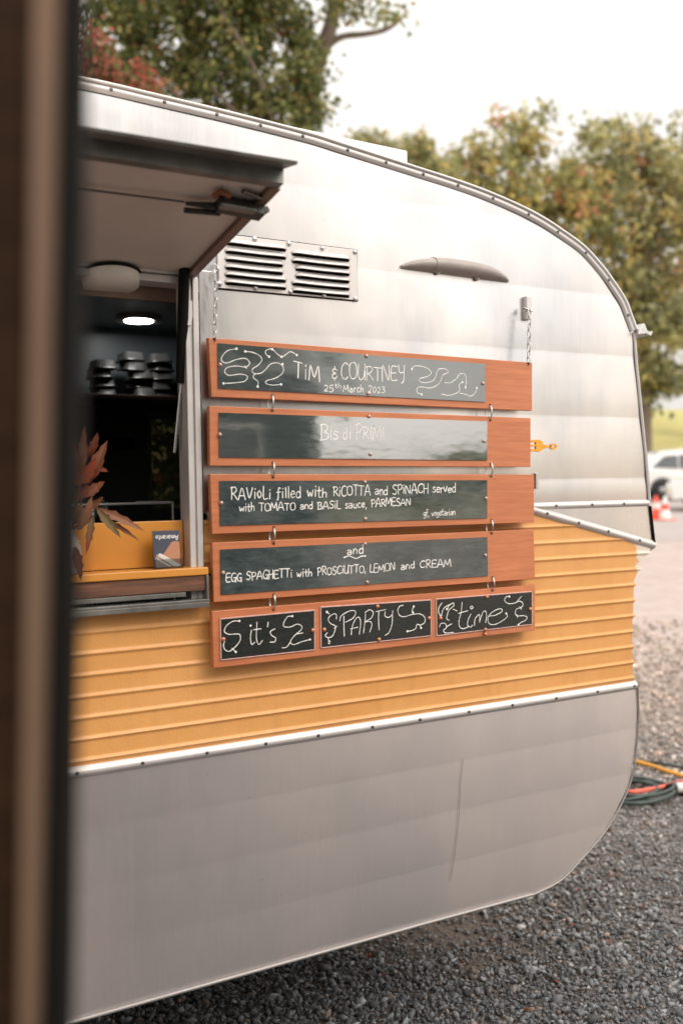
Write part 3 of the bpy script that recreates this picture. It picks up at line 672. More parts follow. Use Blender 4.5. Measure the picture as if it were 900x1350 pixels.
# small keeper beside board three, hook plate at the right
p = W(705, 634, 0); b = MB(); b.box((p.x-.006, -.010, p.z-.022), (p.x+.004, 0, p.z+.022)); b.build('keeper', STEEL, car, .001)
b = MB(); a = W(688.5, 391, 0); c = W(697, 423, 0); b.box((a.x, -.016, c.z), (a.x+.018, -.0005, a.z)); hk = b.build('hook_plate', TRIM, car, .003)
q = W(697, 408, -.030); b = MB(); b.tube([(q.x-.008, -.016, q.z+.006), (q.x-.004, -.034, q.z-.002), (q.x+.002, -.036, q.z-.006), (q.x+.008, -.034, q.z+.012)], .0028, 8); b.tube([(q.x-.008, -.016, q.z-.004), (q.x+.006, -.036, q.z+.002)], .0022, 8); b.build('hook', STEEL, hk)
# hook for the left chain
q = W(285, 358, -.012); b = MB(); b.tube([(q.x, -.004, q.z+.018), (q.x, -.022, q.z+.010), (q.x, -.026, q.z-.002), (q.x, -.014, q.z-.004)], .0022, 8); b.build('hook', STEEL, car)
# fork decal
def fork():
    f = [(698, 579.5), (711, 579), (716, 583), (718.5, 586.5), (724, 586), (728, 585), (732, 584.6), (735, 587), (735, 590), (731, 592), (727, 591.2), (723, 590.2), (718.5, 590.5), (715, 593), (711, 595), (699, 596)]
    b = MB()
    def poly(pts, y=-.0042): b.add([W(px, py, y) for px, py in pts], [tuple(range(len(pts)))])
    poly([(706, 580), (711, 579.6), (715, 583), (715.8, 586), (716, 590), (714.5, 593), (711, 595.6), (706, 595)])
    for y0, y1 in ((580, 583), (586, 588.6), (592, 595)): poly([(699, y0), (706.2, y0), (706.2, y1), (699, y1)])
    poly([(715.6, 587), (719, 586), (720.5, 587.4), (726, 587), (726, 590), (720.5, 589.8), (719, 591), (715.6, 590)])
    import itertools
    n = 16; vs = []
    for k in range(n):
        a = 2*math.pi*k/n
        vs.append(W(729.5+5*math.cos(a), 588.6+3.8*math.sin(a), -.0042)); vs.append(W(730+3*math.cos(a), 588.6+1.6*math.sin(a), -.0042))
    b.add(vs, [(2*k, (2*k+2) % (2*n), (2*k+3) % (2*n), 2*k+1) for k in range(n)])
    o = b.build('fork_emblem', ORANGE, car)
fork()
# long scratch on the skirt
pts = smooth_curve([W(x, y, -.0036) for x, y in ((611, 1000), (607, 1030), (605, 1070), (601, 1110), (598, 1135), (593, 1162))], 4)
b = MB(); b.tube(pts, .0006, 4); b.build('scratch', mat('dark_scratch', (.12, .11, .11), .7), car)
# wheels and chassis
for wx in (-.75,):
    for wy in (.12, 1.85):
        b = MB(); b.lathe((wx, wy, .33), [(.20, -.09), (.31, -.09), (.33, -.06), (.33, .06), (.31, .09), (.20, .09)], 32, axis='y'); w_ = b.build('wheel', TYRE, car)
        b = MB(); b.lathe((wx, wy, .33), [(.02, -.05), (.20, -.07), (.205, .07), (.02, .05)], 24, axis='y'); b.build('rim', STEEL, w_)
b = MB(); b.box((-2.4, .35, .42), (1.9, .43, .50)); b.box((-2.4, 1.65, .42), (1.9, 1.73, .50)); b.box((-.79, .1, .30), (-.71, 1.9, .36)); b.box((-2.3, .05, .5), (2.0, 2.05, .52)); b.build('chassis', mat('chassis_black', (.03, .03, .03), .7), car)
# display case standing on the inside bench
gy = .35; c0, c1 = W(60, 664, gy), W(228, 665, gy)
case = empty('display_case', (.7, .5, 1.25), 'low glass display case with a metal top rail behind the yellow counter board', 'display case')
b = MB(); b.tube([(c0.x, gy, 1.567), (c1.x, gy, 1.567)], .0035, 8); b.tube([(c1.x, gy, 1.567), (c1.x, gy, 1.25)], .003, 8); b.tube([(c1.x, gy, 1.567), (c1.x, gy+.30, 1.567)], .0035, 8); b.build('rail', TRIM, case)
b = MB(); b.box((c0.x, gy+.004, 1.25), (c1.x, gy+.007, 1.562)); b.build('pane', GLASS, case)
b = MB(); b.box((c0.x-.1, gy-.02, 1.22), (c1.x+.1, gy+.36, 1.25)); b.box((c0.x-.1, gy, .62), (c1.x+.1, gy+.3, 1.22)); b.build('bench', INTERLOW, case)
tp = empty('tap', W(140, 672, .5), 'bright curved steel tap behind the autumn leaves', 'tap'); t0 = W(124, 668, .5); t1 = W(141, 666, .5)
b = MB(); mid = (t0+t1)/2; b.tube([(t0.x-.005, .5, t0.z-.3)] + [(mid.x-(t1.x-t0.x)/2*math.cos(math.pi*k/8), .5, t0.z-.01+.028*math.sin(math.pi*k/8)) for k in range(9)], .008, 8); b.build('spout', STEEL, tp)
b = MB(); p = W(150, 664, .46); b.lathe((p.x, p.y, p.z-.03), [(.012, 0), (.012, .02), (.006, .03), (.003, .034)], 12); b.build('lever', BLACKRUB, tp)

# trays on the wall shelf
def tray_mesh():
    b = MB(); w, d, h = .050, .062, .033
    def ring(s, z): 
        pts = []
        for k in range(20):
            a = 2*math.pi*k/20; c, s_ = math.cos(a), math.sin(a)
            pts.append((math.copysign(abs(c)**.45, c)*w*s, math.copysign(abs(s_)**.45, s_)*d*s, z))
        return pts
    rs = [ring(1.0, 0), ring(1.0, .004), ring(.90, .006), ring(.82, h), ring(.74, h+.001)]
    vs = [v for r in rs for v in r]; b.add(vs, [(i*20+k, i*20+(k+1) % 20, (i+1)*20+(k+1) % 20, (i+1)*20+k) for i in range(4) for k in range(20)], 0, True)
    b.add(rs[-1], [tuple(range(20))]); b.add(rs[0], [tuple(range(20))]); return b.mesh('metal_tray', TRAYM)
TR = tray_mesh()
stacks = [(169, 5, .046, 'middle'), (209, 5, .046, 'right'), (133, 4, .040, 'left')]
for (px, n, dz, nm) in stacks:
    p = W(px, 520, 1.74)
    for k in range(n):
        o = inst('metal_tray', TR, None, (p.x+random.uniform(-.010, .010) + (.012*(n-k) if nm == 'middle' else 0), 1.74+random.uniform(-.01, .01), 1.973+k*.036), (R(random.uniform(-3, 3)), R(random.uniform(-5, 3)), R(random.uniform(-6, 6))))
        pos = ['bottom', 'second from the bottom', 'third from the bottom', 'fourth from the bottom', 'topmost'][k] if n == 5 else ['bottom', 'second from the bottom', 'third from the bottom', 'topmost'][k]
        tag(o, f'dark upturned metal tray, {pos} of the {nm} stack on the wall shelf', 'tray', 'metal trays stacked on the caravan wall shelf')

# vase, leaves, flyer
vp0 = W(88, 757, -.022); vz = SZ+.0005
va = empty('vase', (vp0.x, -.022, vz), 'pale vase holding dried autumn leaves at the left end of the yellow shelf', 'vase')
b = MB(); b.lathe((vp0.x, -.022, vz), [(.020, 0), (.030, .003), (.034, .03), (.032, .06), (.022, .085), (.017, .10), (.020, .112), (.016, .112), (.013, .098)], 28, caps=False); b.add([(vp0.x+.02*math.cos(a*.5236), -.022+.02*math.sin(a*.5236), vz) for a in range(12)], [tuple(range(12))]); b.build('vase_body', WHITECER, va)
b = MB()
for k in range(26):
    a = random.uniform(0, 6.28); h = random.uniform(.06, .10); rr = float(np.interp(h, [.06, .085, .10], [.0325, .0225, .0175])); b.lathe((vp0.x+rr*math.cos(a), -.022+rr*math.sin(a), vz+h), [(.0008, -.001), (.003, 0), (.0008, .001)], 6)
b.build('embossed_dots', CHALK, va)
def leaf(p0, p1, wd, c0, c1, name, parent, up=None, curl=.12, jag=0.0):
    """one leaf between two points, cupped, with a midrib crease"""
    p0, p1 = Vector(p0), Vector(p1); ax = p1-p0; L_ = ax.length; ax.normalize()
    up = Vector(up) if up else Vector((random.uniform(-.35, .35), -1, random.uniform(-.2, .5)))
    up = (up-ax*up.dot(ax)).normalized(); sd = ax.cross(up); b = MB(); vs = []; cols = []; n = 12; tw = random.uniform(-1.3, 1.3)
    for i in range(n+1):
        t = i/n; w = wd*math.sin(math.pi*min(.999, t)**.85)**.9*(1-.25*t)
        if jag and i % 3 == 1: w *= 1+jag
        bend = up*(-curl*L_*(t-.4)**2*2.0)
        for s in (-1, -.5, 0, .5, 1):
            vs.append(p0+ax*(L_*t)+bend+sd*(w*s*(1+.10*math.sin(i*2.1+s)))+up*(tw*s*w*(t-.3))+up*(abs(s)*w*.35+.0012*math.sin(i*3+s*4)))
            k = min(1, max(0, t*1.2-.1+random.uniform(-.18, .18))); k = k*(.75 if s else 1.0)
            cc = [a*(1-k)+d*k for a, d in zip(c0, c1)]
            if s == 0: cc = [x*1.25 for x in cc]
            cols.append((*cc, 1))
    b.add(vs, [(i*5+k, i*5+k+1, (i+1)*5+k+1, (i+1)*5+k) for i in range(n) for k in range(4)], 0, True)
    o = b.build(name, DRYLEAF, parent); me = o.data
    at = me.color_attributes.new('tint', 'FLOAT_COLOR', 'POINT'); at.data.foreach_set('color', np.array(cols, dtype=np.float32).ravel()); return o
BR = ((.15, .045, .022), (.22, .05, .02), (.17, .11, .045), (.27, .12, .065), (.12, .09, .03), (.29, .045, .018))
twig = empty('leaf_spray', (vp0.x, -.022, vz+.09), 'spray of rust red and olive dried leaves standing in the vase', 'dried leaves')
LS = [((128, 670), (192, 699), 10, 3, 3, -.085), ((128, 670), (160, 709), 10, 2, 4, -.10), ((140, 684), (186, 713), 6, 0, 3, -.07), ((123, 680), (114, 730), 8, 4, 5, -.09),
      ((113, 640), (142, 580), 15, 1, 3, -.05), ((108, 625), (112, 560), 10, 3, 0, -.05), ((114, 605), (131, 571), 10, 1, 0, -.045), ((100, 640), (128, 605), 17, 1, 5, -.06),
      ((112, 655), (138, 634), 12, 3, 1, -.06), ((118, 614), (143, 621), 9, 1, 1, -.05), ((104, 700), (123, 655), 13, 3, 3, -.075), ((92, 690), (110, 665), 16, 2, 3, -.06),
      ((98, 640), (95, 575), 20, 0, 1, -.04), ((90, 700), (70, 640), 20, 1, 0, -.05), ((100, 720), (108, 765), 10, 0, 0, -.075), ((118, 672), (136, 655), 8, 3, 0, -.07), ((95, 660), (122, 640), 14, 0, 5, -.05), ((88, 600), (78, 545), 16, 1, 3, -.03)]
for a, c, w, i0, i1, y in LS:
    leaf(W(*a, y+.02), W(*c, y), w*.00175*.55, BR[i0], BR[i1], 'leaf', twig, jag=.22)
b = MB()
for a, c in (((95, 700), (113, 640)), ((95, 700), (128, 670)), ((92, 710), (108, 625)), ((92, 705), (85, 620)), ((96, 700), (100, 650)), ((94, 690), (123, 680)), ((128, 670), (140, 684))):
    p, q = W(*a, -.03), W(*c, -.05); b.tube([p, (p+q)/2+Vector((.003, -.004, .004)), q], [.0022, .0016, .001], 6)
b.build('twig', mat('twig_brown', (.10, .055, .03), .8), twig)

# flyer in a clear holder
f0, f1 = W(203.5, 753, -.012), W(238.5, 752, -.012); top = W(204, 698, -.004).z; fz = SZ+.0008
hd = empty('flyer_holder', ((f0.x+f1.x)/2, -.012, fz), 'small clear acrylic holder standing at the right end of the yellow shelf', 'flyer holder')
H = top-fz-.002
def HP(u, v, d=0): return Vector((f0.x+(f1.x-f0.x)*u, -.016+.012*v-d, fz+H*v))
b = MB(); b.hexa([HP(-.03, 0, -.004), HP(1.03, 0, -.004), HP(1.03, 1, -.004), HP(-.03, 1, -.004)], [HP(-.03, 0, -.0025), HP(1.03, 0, -.0025), HP(1.03, 1, -.0025), HP(-.03, 1, -.0025)]); b.build('back_plate', GLASS, hd)
b = MB(); b.hexa([HP(-.03, 0, .004), HP(1.03, 0, .004), HP(1.03, .25, .004), HP(-.03, .25, .004)], [HP(-.03, 0, .003), HP(1.03, 0, .003), HP(1.03, .25, .003), HP(-.03, .25, .003)]); b.box((f0.x-.003, -.022, fz), (f1.x+.003, .004, fz+.0012))
b.hexa([HP(1.03, 0, -.0025), HP(1.06, 0, -.0025), HP(1.06, .27, -.0025), HP(1.03, .27, -.0025)], [HP(1.03, 0, .004), HP(1.06, 0, .004), HP(1.06, .27, .004), HP(1.03, .27, .004)]); b.build('front_lip', GLASS, hd)
fy = empty('flyer', HP(.5, .02), 'small dark printed flyer standing upside down in the clear holder', 'flyer')
b = MB(); b.hexa([HP(0, .02, 0), HP(1, .02, 0), HP(1, .98, 0), HP(0, .98, 0)], [HP(0, .02, .0008), HP(1, .02, .0008), HP(1, .98, .0008), HP(0, .98, .0008)]); b.build('card', mat('flyer_navy', (.045, .05, .075), .4), fy)
def flat(pts, d, mt, name, par_):
    b = MB(); b.add([HP(u, v, d) for u, v in pts], [tuple(range(len(pts)))]); return b.build(name, mt, par_)
flat([(.36, .38), (.55, .55), (.70, .68), (.80, .70), (.98, .68), (.98, .04), (.6, .04)], .0011, mat('flyer_tan', (.42, .19, .10), .45), 'printed_shape', fy)
flat([(.04, .04), (.55, .04), (.98, .04), (.98, .10), (.30, .36), (.22, .40), (.10, .36), (.04, .28)], .0014, mat('flyer_mauve', (.30, .22, .20), .45), 'printed_shape', fy)
flat([(.14, .34), (.20, .40), (.30, .38), (.96, .08), (.96, .045), (.72, .045)], .0017, mat('flyer_pale', (.62, .55, .50), .45), 'printed_shape', fy)
flat([(.10, .24), (.14, .26), (.62, .045), (.54, .045)], .0018, mat('flyer_cream', (.75, .66, .55), .45), 'printed_shape', fy)

# (flyer lettering is added once the alphabet is defined)
# ------------------------------------------------------------------ chalk writing: stroke alphabet
G = {}
def g(ch, w, *st): G[ch] = (w, st)
g('A', .75, [(0, 0), (.30, .95), (.38, 1), (.46, .9), (.72, 0)], [(.08, .36), (.62, .36)]); g('B', .62, [(.08, 0), (.08, 1)], [(0, .95), (.3, 1), (.5, .86), (.42, .6), (.12, .52), (.45, .48), (.6, .28), (.45, .06), (.02, .0)])
g('C', .65, [(.62, .88), (.42, 1), (.15, .82), (.03, .45), (.15, .1), (.4, 0), (.62, .14)]); g('E', .58, [(.55, 1), (.08, .97), (.06, .02), (.56, 0)], [(.07, .52), (.46, .52)])
g('G', .66, [(.6, .86), (.4, 1), (.12, .8), (.03, .4), (.2, .06), (.45, .06), (.6, .3), (.58, .45), (.34, .43)], [(.6, .42), (.58, -.08)]); g('H', .62, [(.06, 1), (.06, 0)], [(.58, 1), (.56, 0)], [(.06, .5), (.57, .5)])
g('L', .5, [(.08, 1), (.06, .03), (.48, .02)]); g('M', .85, [(0, 0), (.10, .95), (.16, .9), (.40, .25), (.66, .95), (.72, .9), (.80, 0)]); g('N', .7, [(.04, 0), (.08, 1), (.56, .04), (.62, 1)])
g('O', .72, [(.36, 1), (.1, .85), (.03, .45), (.15, .08), (.38, 0), (.62, .15), (.68, .55), (.56, .9), (.36, 1)]); g('P', .6, [(.10, 0), (.08, 1)], [(0, .92), (.35, 1.02), (.56, .8), (.42, .52), (.10, .44)])
g('R', .64, [(.08, 0), (.08, 1)], [(0, .94), (.36, 1), (.54, .8), (.38, .54), (.10, .48), (.34, .36), (.62, 0)]); g('S', .6, [(.55, .88), (.34, 1), (.1, .86), (.14, .62), (.44, .46), (.52, .2), (.32, 0), (.04, .1)])
g('T', .66, [(0, 1), (.62, .97)], [(.34, .98), (.32, 0)]); g('U', .64, [(.04, 1), (.05, .25), (.24, 0), (.46, .1), (.58, .4), (.6, 1)], [(.6, .5), (.62, 0)]); g('V', .66, [(0, 1), (.28, .02), (.62, 1)])
g('Y', .6, [(.04, 1), (.1, .6), (.3, .5), (.5, .62), (.56, 1)], [(.55, .8), (.5, 0), (.3, -.2)]); g('I', .2, [(.1, 1), (.1, 0)])
g('i', .24, [(.11, .62), (.10, 0)], [(.12, .86), (.13, .92)]); g('a', .52, [(.08, .55), (.3, .62), (.44, .45), (.44, .02)], [(.43, .34), (.2, .34), (.04, .18), (.16, 0), (.36, .06), (.44, .2)])
g('b', .5, [(.06, 1), (.05, 0)], [(.05, .3), (.25, .55), (.44, .4), (.4, .1), (.2, 0), (.05, .1)]); g('c', .42, [(.4, .5), (.2, .6), (.04, .3), (.15, .02), (.4, .08)])
g('d', .55, [(.42, .42), (.25, .58), (.05, .35), (.1, .06), (.28, 0), (.44, .2)], [(.44, 1), (.44, 0)]); g('e', .46, [(.06, .3), (.40, .36), (.36, .56), (.16, .58), (.04, .3), (.14, .02), (.42, .08)])
g('f', .4, [(.36, .95), (.2, 1), (.14, .8), (.12, -.1), (.02, -.18)], [(0, .55), (.34, .58)]); g('g', .5, [(.42, .5), (.22, .58), (.04, .35), (.15, .1), (.4, .25)], [(.43, .56), (.42, -.1), (.25, -.32), (.04, -.22)])
g('h', .5, [(.06, 1), (.05, 0)], [(.05, .3), (.24, .56), (.4, .45), (.42, 0)]); g('l', .2, [(.1, 1), (.1, 0)]); g('m', .72, [(.04, 0), (.04, .56)], [(.04, .36), (.18, .56), (.32, .42), (.33, 0)], [(.33, .36), (.46, .56), (.62, .42), (.62, 0)])
g('n', .48, [(.05, 0), (.05, .56)], [(.05, .3), (.22, .58), (.4, .42), (.41, 0)]); g('o', .5, [(.24, .58), (.04, .32), (.2, 0), (.44, .26), (.24, .58)]); g('r', .36, [(.06, 0), (.05, .56)], [(.05, .3), (.18, .55), (.34, .5)])
g('s', .4, [(.36, .52), (.16, .58), (.08, .4), (.32, .24), (.28, .02), (.02, .04)]); g('t', .38, [(.16, .95), (.15, .08), (.32, .02)], [(0, .6), (.34, .62)]); g('u', .48, [(.05, .56), (.06, .12), (.22, 0), (.38, .16), (.41, .56)], [(.41, .3), (.42, 0)])
g('v', .44, [(.02, .56), (.2, .02), (.4, .58)]); g('w', .64, [(.02, .56), (.15, .02), (.3, .4), (.44, .02), (.6, .58)]); g(',', .2, [(.12, .08), (.04, -.22)]); g(' ', .42)
g('&', .55, [(.5, .8), (.2, .85), (.12, .62), (.4, .52), (.1, .4), (.08, .12), (.4, .12), (.5, .3)], [(.3, 1.05), (.3, .85)], [(.3, .12), (.28, -.08)])
g('2', .5, [(.05, .82), (.22, 1), (.44, .8), (.3, .4), (.03, .02), (.46, .04)]); g('5', .5, [(.45, 1), (.12, .97), (.08, .58), (.35, .58), (.45, .25), (.25, 0), (.02, .08)]); g('0', .5, [(.24, 1), (.05, .6), (.12, .08), (.3, 0), (.45, .45), (.36, .9), (.24, 1)]); g('3', .46, [(.04, .92), (.34, .98), (.38, .7), (.14, .54), (.42, .4), (.36, .04), (.02, .05)])
class Chalk:
    def __init__(s, y): s.b = MB(); s.y = y; s.k = 0
    def stroke(s, px, w=1.7, sub=5):
        """px: pixel path on the board's face; laid as a thin ribbon of chalk ink"""
        P = [W(a, c, s.y) for a, c in px]
        P = smooth_curve(P, sub); yy = s.y - .0004 - .00004*(s.k % 12); s.k += 1; vs = []
        wd = w*.00160/2
        for i, p in enumerate(P):
            t = P[min(i+1, len(P)-1)]-P[max(i-1, 0)]; t.y = 0; t = t.normalized() if t.length > 1e-9 else Vector((1, 0, 0))
            nn = Vector((-t.z, 0, t.x)); ww = wd*(1+.45*noise.noise(p*130))
            vs += [Vector((p.x, yy, p.z))+nn*ww, Vector((p.x, yy, p.z))-nn*ww]
        s.b.add(vs, [(2*i, 2*i+1, 2*i+3, 2*i+2) for i in range(len(P)-1)])
        for p in (P[0], P[-1]):
            s.b.add([Vector((p.x+wd*math.cos(a*math.pi/4), yy-.00002, p.z+wd*math.sin(a*math.pi/4))) for a in range(8)], [tuple(range(8))])
    def dot(s, x, y, r=1.8):
        p = W(x, y, s.y); yy = s.y-.00095; r *= .00205
        s.b.add([Vector((p.x+r*math.cos(a*math.pi/5), yy, p.z+r*math.sin(a*math.pi/5))) for a in range(10)], [tuple(range(10))])
    def text(s, txt, bl, br, hl, hr, w=1.7, gap=.12):
        tot = sum(G[c][0]+gap for c in txt); x = 0
        for c in txt:
            wch, st = G[c]; jy = random.uniform(-.07, .07); js = random.uniform(.88, 1.1)
            for pts in st:
                out = []
                for (a, v) in pts:
                    u = (x+a)/tot; h = hl+(hr-hl)*u
                    out.append((bl[0]+(br[0]-bl[0])*u+random.uniform(-.22, .22), bl[1]+(br[1]-bl[1])*u-(v*js+jy)*h))
                s.stroke(out, w, 4)
            x += wch+gap
        s.flush()
    def flush(s, name='chalk_writing', parent=None):
        if s.b.v: s.b.build(name, CHALK, parent or s.parent)
        s.b = MB()
def zp(x0, y0, sc, pts): return [(x0+a/sc, y0+c/sc) for a, c in pts]

def flyer_text(txt, u0, u1, v0, h, w, name):
    b = MB(); tot = sum(G[c][0]+.1 for c in txt); x = 0
    for c in txt:
        wc, st = G[c]
        for k, pts in enumerate(st):
            P = smooth_curve([HP(u0+(u1-u0)*(x+a)/tot, v0-v*h, .0021) for a, v in pts], 3); vs = []
            for i, p in enumerate(P):
                t = (P[min(i+1, len(P)-1)]-P[max(i-1, 0)]); t = t.normalized() if t.length > 1e-9 else Vector((1, 0, 0)); nn = Vector((-t.z, 0, t.x))*w/2
                vs += [p+nn, p-nn]
            b.add(vs, [(2*i, 2*i+1, 2*i+3, 2*i+2) for i in range(len(P)-1)])
        x += wc+.1
    return b.build(name, CHALK, fy)
flyer_text('Amaranto', .95, .08, .86, .13, .0016, 'lettering')
# ------------------------------------------------------------------ menu boards
YF = -.040; TB = .016      # face of the boards, thickness
def quad3(cs, y): return [W(a, c, y) for a, c in cs]
pin_b = MB(); pin_b.lathe((0, 0, 0), [(.0048, 0), (.0048, -.002), (.0034, -.0045), (.0008, -.005)], 10, axis='y'); PINW = pin_b.mesh('board_screw', mat('rosy_screw_cap', (.48, .33, .29), .35, .5, .15, 90))
pin_c = MB(); pin_c.lathe((0, 0, 0), [(.0055, 0), (.0055, -.002), (.0040, -.005), (.0010, -.0055)], 10, axis='y'); PINC = pin_c.mesh('copper_screw', mat('copper_screw', (.50, .22, .13), .35, .6, .15, 90))
def board(label, cs, slates, pins, writer, holes, pinmesh=PINW, smat=SLATE, frame=False):
    c = quad3(cs, YF); ctr = sum(c, Vector())/4
    root = empty('menu_board', (ctr.x, YF+TB, c[2].z), label, 'menu board', 'hanging timber menu boards')
    b = MB(); b.hexa(c, [Vector((p.x, p.y+TB, p.z)) for p in c]); wb = b.build('timber_panel', BOARDWOOD, root, .0012)
    wb.location.y += 0
    first = None
    for sc_ in slates:
        q = quad3(sc_, YF); b = MB()
        b.hexa([Vector((p.x, YF-.0028, p.z)) for p in q], [Vector((p.x, YF+.001, p.z)) for p in q]); sl = b.build('blackboard', smat, root)
        first = first or sl
        if frame:
            b = MB(); 
            for a, d in ((0, 1), (1, 2), (2, 3), (3, 0)): b.tube([Vector((q[a].x, YF-.0015, q[a].z)), Vector((q[d].x, YF-.0015, q[d].z))], .0020, 6)
            b.build('edge_bead', PINKLINE, root)
    for px, py in pins: p = W(px, py, YF-.003); inst('screw', pinmesh, root, (p.x, YF-.0028, p.z))
    b = MB()
    for px, py in holes: p = W(px, py, YF-.001); b.lathe((p.x, YF-.0004, p.z), [(.0001, 0), (.0034, -.0002)], 10, axis='y', caps=False)
    b.build('eyelet', BLACKRUB, root)
    ch = Chalk(YF-.0028); ch.parent = first; ch.panels = [o for o in root.children if o.name.startswith('blackboard')]; writer(ch); ch.flush()
    return root
zL = lambda *p: zp(270, 440, 4.286, p); zR = lambda *p: zp(460, 460, 4.5, p)
def w1(c):
    F = [zL((178, 85), (130, 95), (100, 125), (95, 152), (125, 165), (180, 145), (230, 140), (253, 165), (232, 188), (180, 182), (130, 190), (112, 212), (135, 235), (200, 228), (240, 240), (225, 268), (170, 277), (105, 281)),
         zL((228, 100), (270, 105), (310, 125), (322, 150), (300, 178), (268, 200), (275, 222), (310, 225), (340, 205), (370, 172), (410, 165), (440, 185), (440, 220), (400, 250), (350, 265), (345, 280), (380, 290), (430, 286)),
         zL((322, 222), (280, 230), (275, 250), (300, 270), (298, 300)), zL((362, 130), (345, 115), (345, 95), (375, 85), (390, 95), (410, 115), (435, 130), (460, 115), (480, 102), (500, 108), (515, 120)), zL((225, 182), (236, 196)),
         zR((370, 120), (385, 103), (430, 103), (470, 120), (485, 145), (460, 165), (420, 175), (420, 195), (460, 200), (500, 185), (515, 150), (530, 120), (570, 120), (585, 140), (555, 155), (540, 190), (520, 215), (480, 232), (420, 225), (400, 240), (405, 260), (428, 270)),
         zR((565, 200), (600, 200), (635, 175), (655, 148), (685, 152), (692, 190), (688, 228)), zR((670, 195), (650, 215), (655, 240), (640, 260), (590, 275), (545, 268)), zR((655, 262), (690, 270), (720, 280), (745, 260), (755, 232))]
    for f in F[:5]: c.stroke(f, 1.1)
    for f in zL((178, 85), (105, 281), (228, 100), (430, 286), (298, 298), (362, 130), (518, 121), (380, 88), (432, 130), (438, 172)): c.dot(*f, 1.5)
    c.flush('chalk_flourish')
    for f in F[5:]: c.stroke(f, 1.1)
    for f in zR((370, 120), (428, 270), (688, 228), (755, 232), (670, 197)): c.dot(*f, 1.5)
    c.flush('chalk_flourish')
    c.text('TiM', (387, 497), (424, 503.5), 21, 21, 1.6); c.text('&', (437, 500), (446, 501), 18, 18, 1.6); c.text('COURTNEY', (449, 500), (534, 502), 21, 19, 1.5, .05)
    c.text('25', (427, 516), (440.5, 517), 9, 9, 1.3); c.text('th', (441, 511), (450, 511.5), 5.5, 5.5, 1.0, .08); c.text('March', (452, 516.5), (480, 517.5), 10, 10, 1.2); c.text('2023', (485, 517.5), (508, 518), 8.5, 8.5, 1.2)
board('topmost menu board hung from two chains, reading TiM & COURTNEY 25th March 2023', [(275, 445), (701, 478), (701, 541.5), (279, 523)], [[(286.5, 452.7), (638.5, 480), (638.5, 530), (287.5, 512)]],
      [(290, 481), (482.7, 469.5), (485, 519), (636, 505.5)], w1, [(283, 447), (696, 479), (359, 521), (646, 534)], PINW, SLATEMID)
board('second menu board from the top, reading Bis di PRIMI in fading chalk', [(276, 535), (699, 551), (699, 615.5), (277, 614)], [[(288, 544), (641, 555.5), (641, 607), (288.5, 603)]],
      [(289.6, 573), (488, 599), (637.5, 581.5), (486, 549)], lambda c: (c.text('Bis', (422, 579.5), (446, 579.5), 20, 19, 1.7, .02), c.text('di', (451, 579.5), (464, 579.5), 17, 17, 1.3), c.text('PRIMI', (468, 580), (507, 580), 19, 17, 1.2, .06)), [(359, 541), (646, 554), (360, 610), (647, 611)], PINW, SLATEGLOSS)
def w3(c):
    c.text('RAVioLi filled with', (304.5, 658.5), (432, 654.5), 16, 13, 1.5, .08); c.text('RiCOTTA and SPiNACH served', (439, 654), (601.5, 648.5), 13, 11.5, 1.4, .06)
    c.text('with TOMATO and BASiL sauce,', (315.5, 674), (484, 669), 10.5, 10, 1.3, .06); c.text('PARMESAN', (489, 668.5), (541.5, 665.5), 11, 9, 1.3, .06); c.text('gf, vegetarian', (557.5, 680.5), (600, 679), 8.5, 8, 1.0, .02)
board('third menu board from the top, reading RAVioLi filled with RiCOTTA and SPiNACH', [(277, 625), (703.5, 625.5), (703.5, 688.5), (280, 704)], [[(289, 634), (641, 633), (641, 683), (290, 693)]],
      [(291.5, 663), (480.5, 635.5), (481, 684), (640, 657)], w3, [(360, 629), (647, 628), (361, 695.5), (647.5, 685.5)])
def w4(c):
    c.text('and', (457, 731), (481, 729), 11, 11, 1.5); c.stroke(zp(440, 700, 4.5, [(60, 157), (90, 148), (130, 163), (160, 150), (185, 148)]), 1.5); c.dot(453.5, 734.7, 1.2); c.dot(481, 733, 1.2); c.flush('chalk_underline')
    c.text('EGG SPAGHETTi with', (298, 767), (412, 759), 11, 10.5, 1.4, .08); c.text('PROSCiUTTO, LEMON', (418, 758.5), (521, 752), 10.5, 10, 1.4, .06); c.text('and CREAM', (528, 750.5), (595, 746.5), 10, 9.5, 1.4, .08)
board('fourth menu board from the top, reading and EGG SPAGHETTi with PROSCiUTTO', [(280, 715.5), (703, 698), (705, 763), (282, 794)], [[(290, 724.5), (641, 708), (642, 759), (291, 784)]],
      [(294, 755), (480.5, 717), (483.5, 767.5), (639, 732)], w4, [(361, 716.5), (648, 703), (361, 784), (649, 761)])
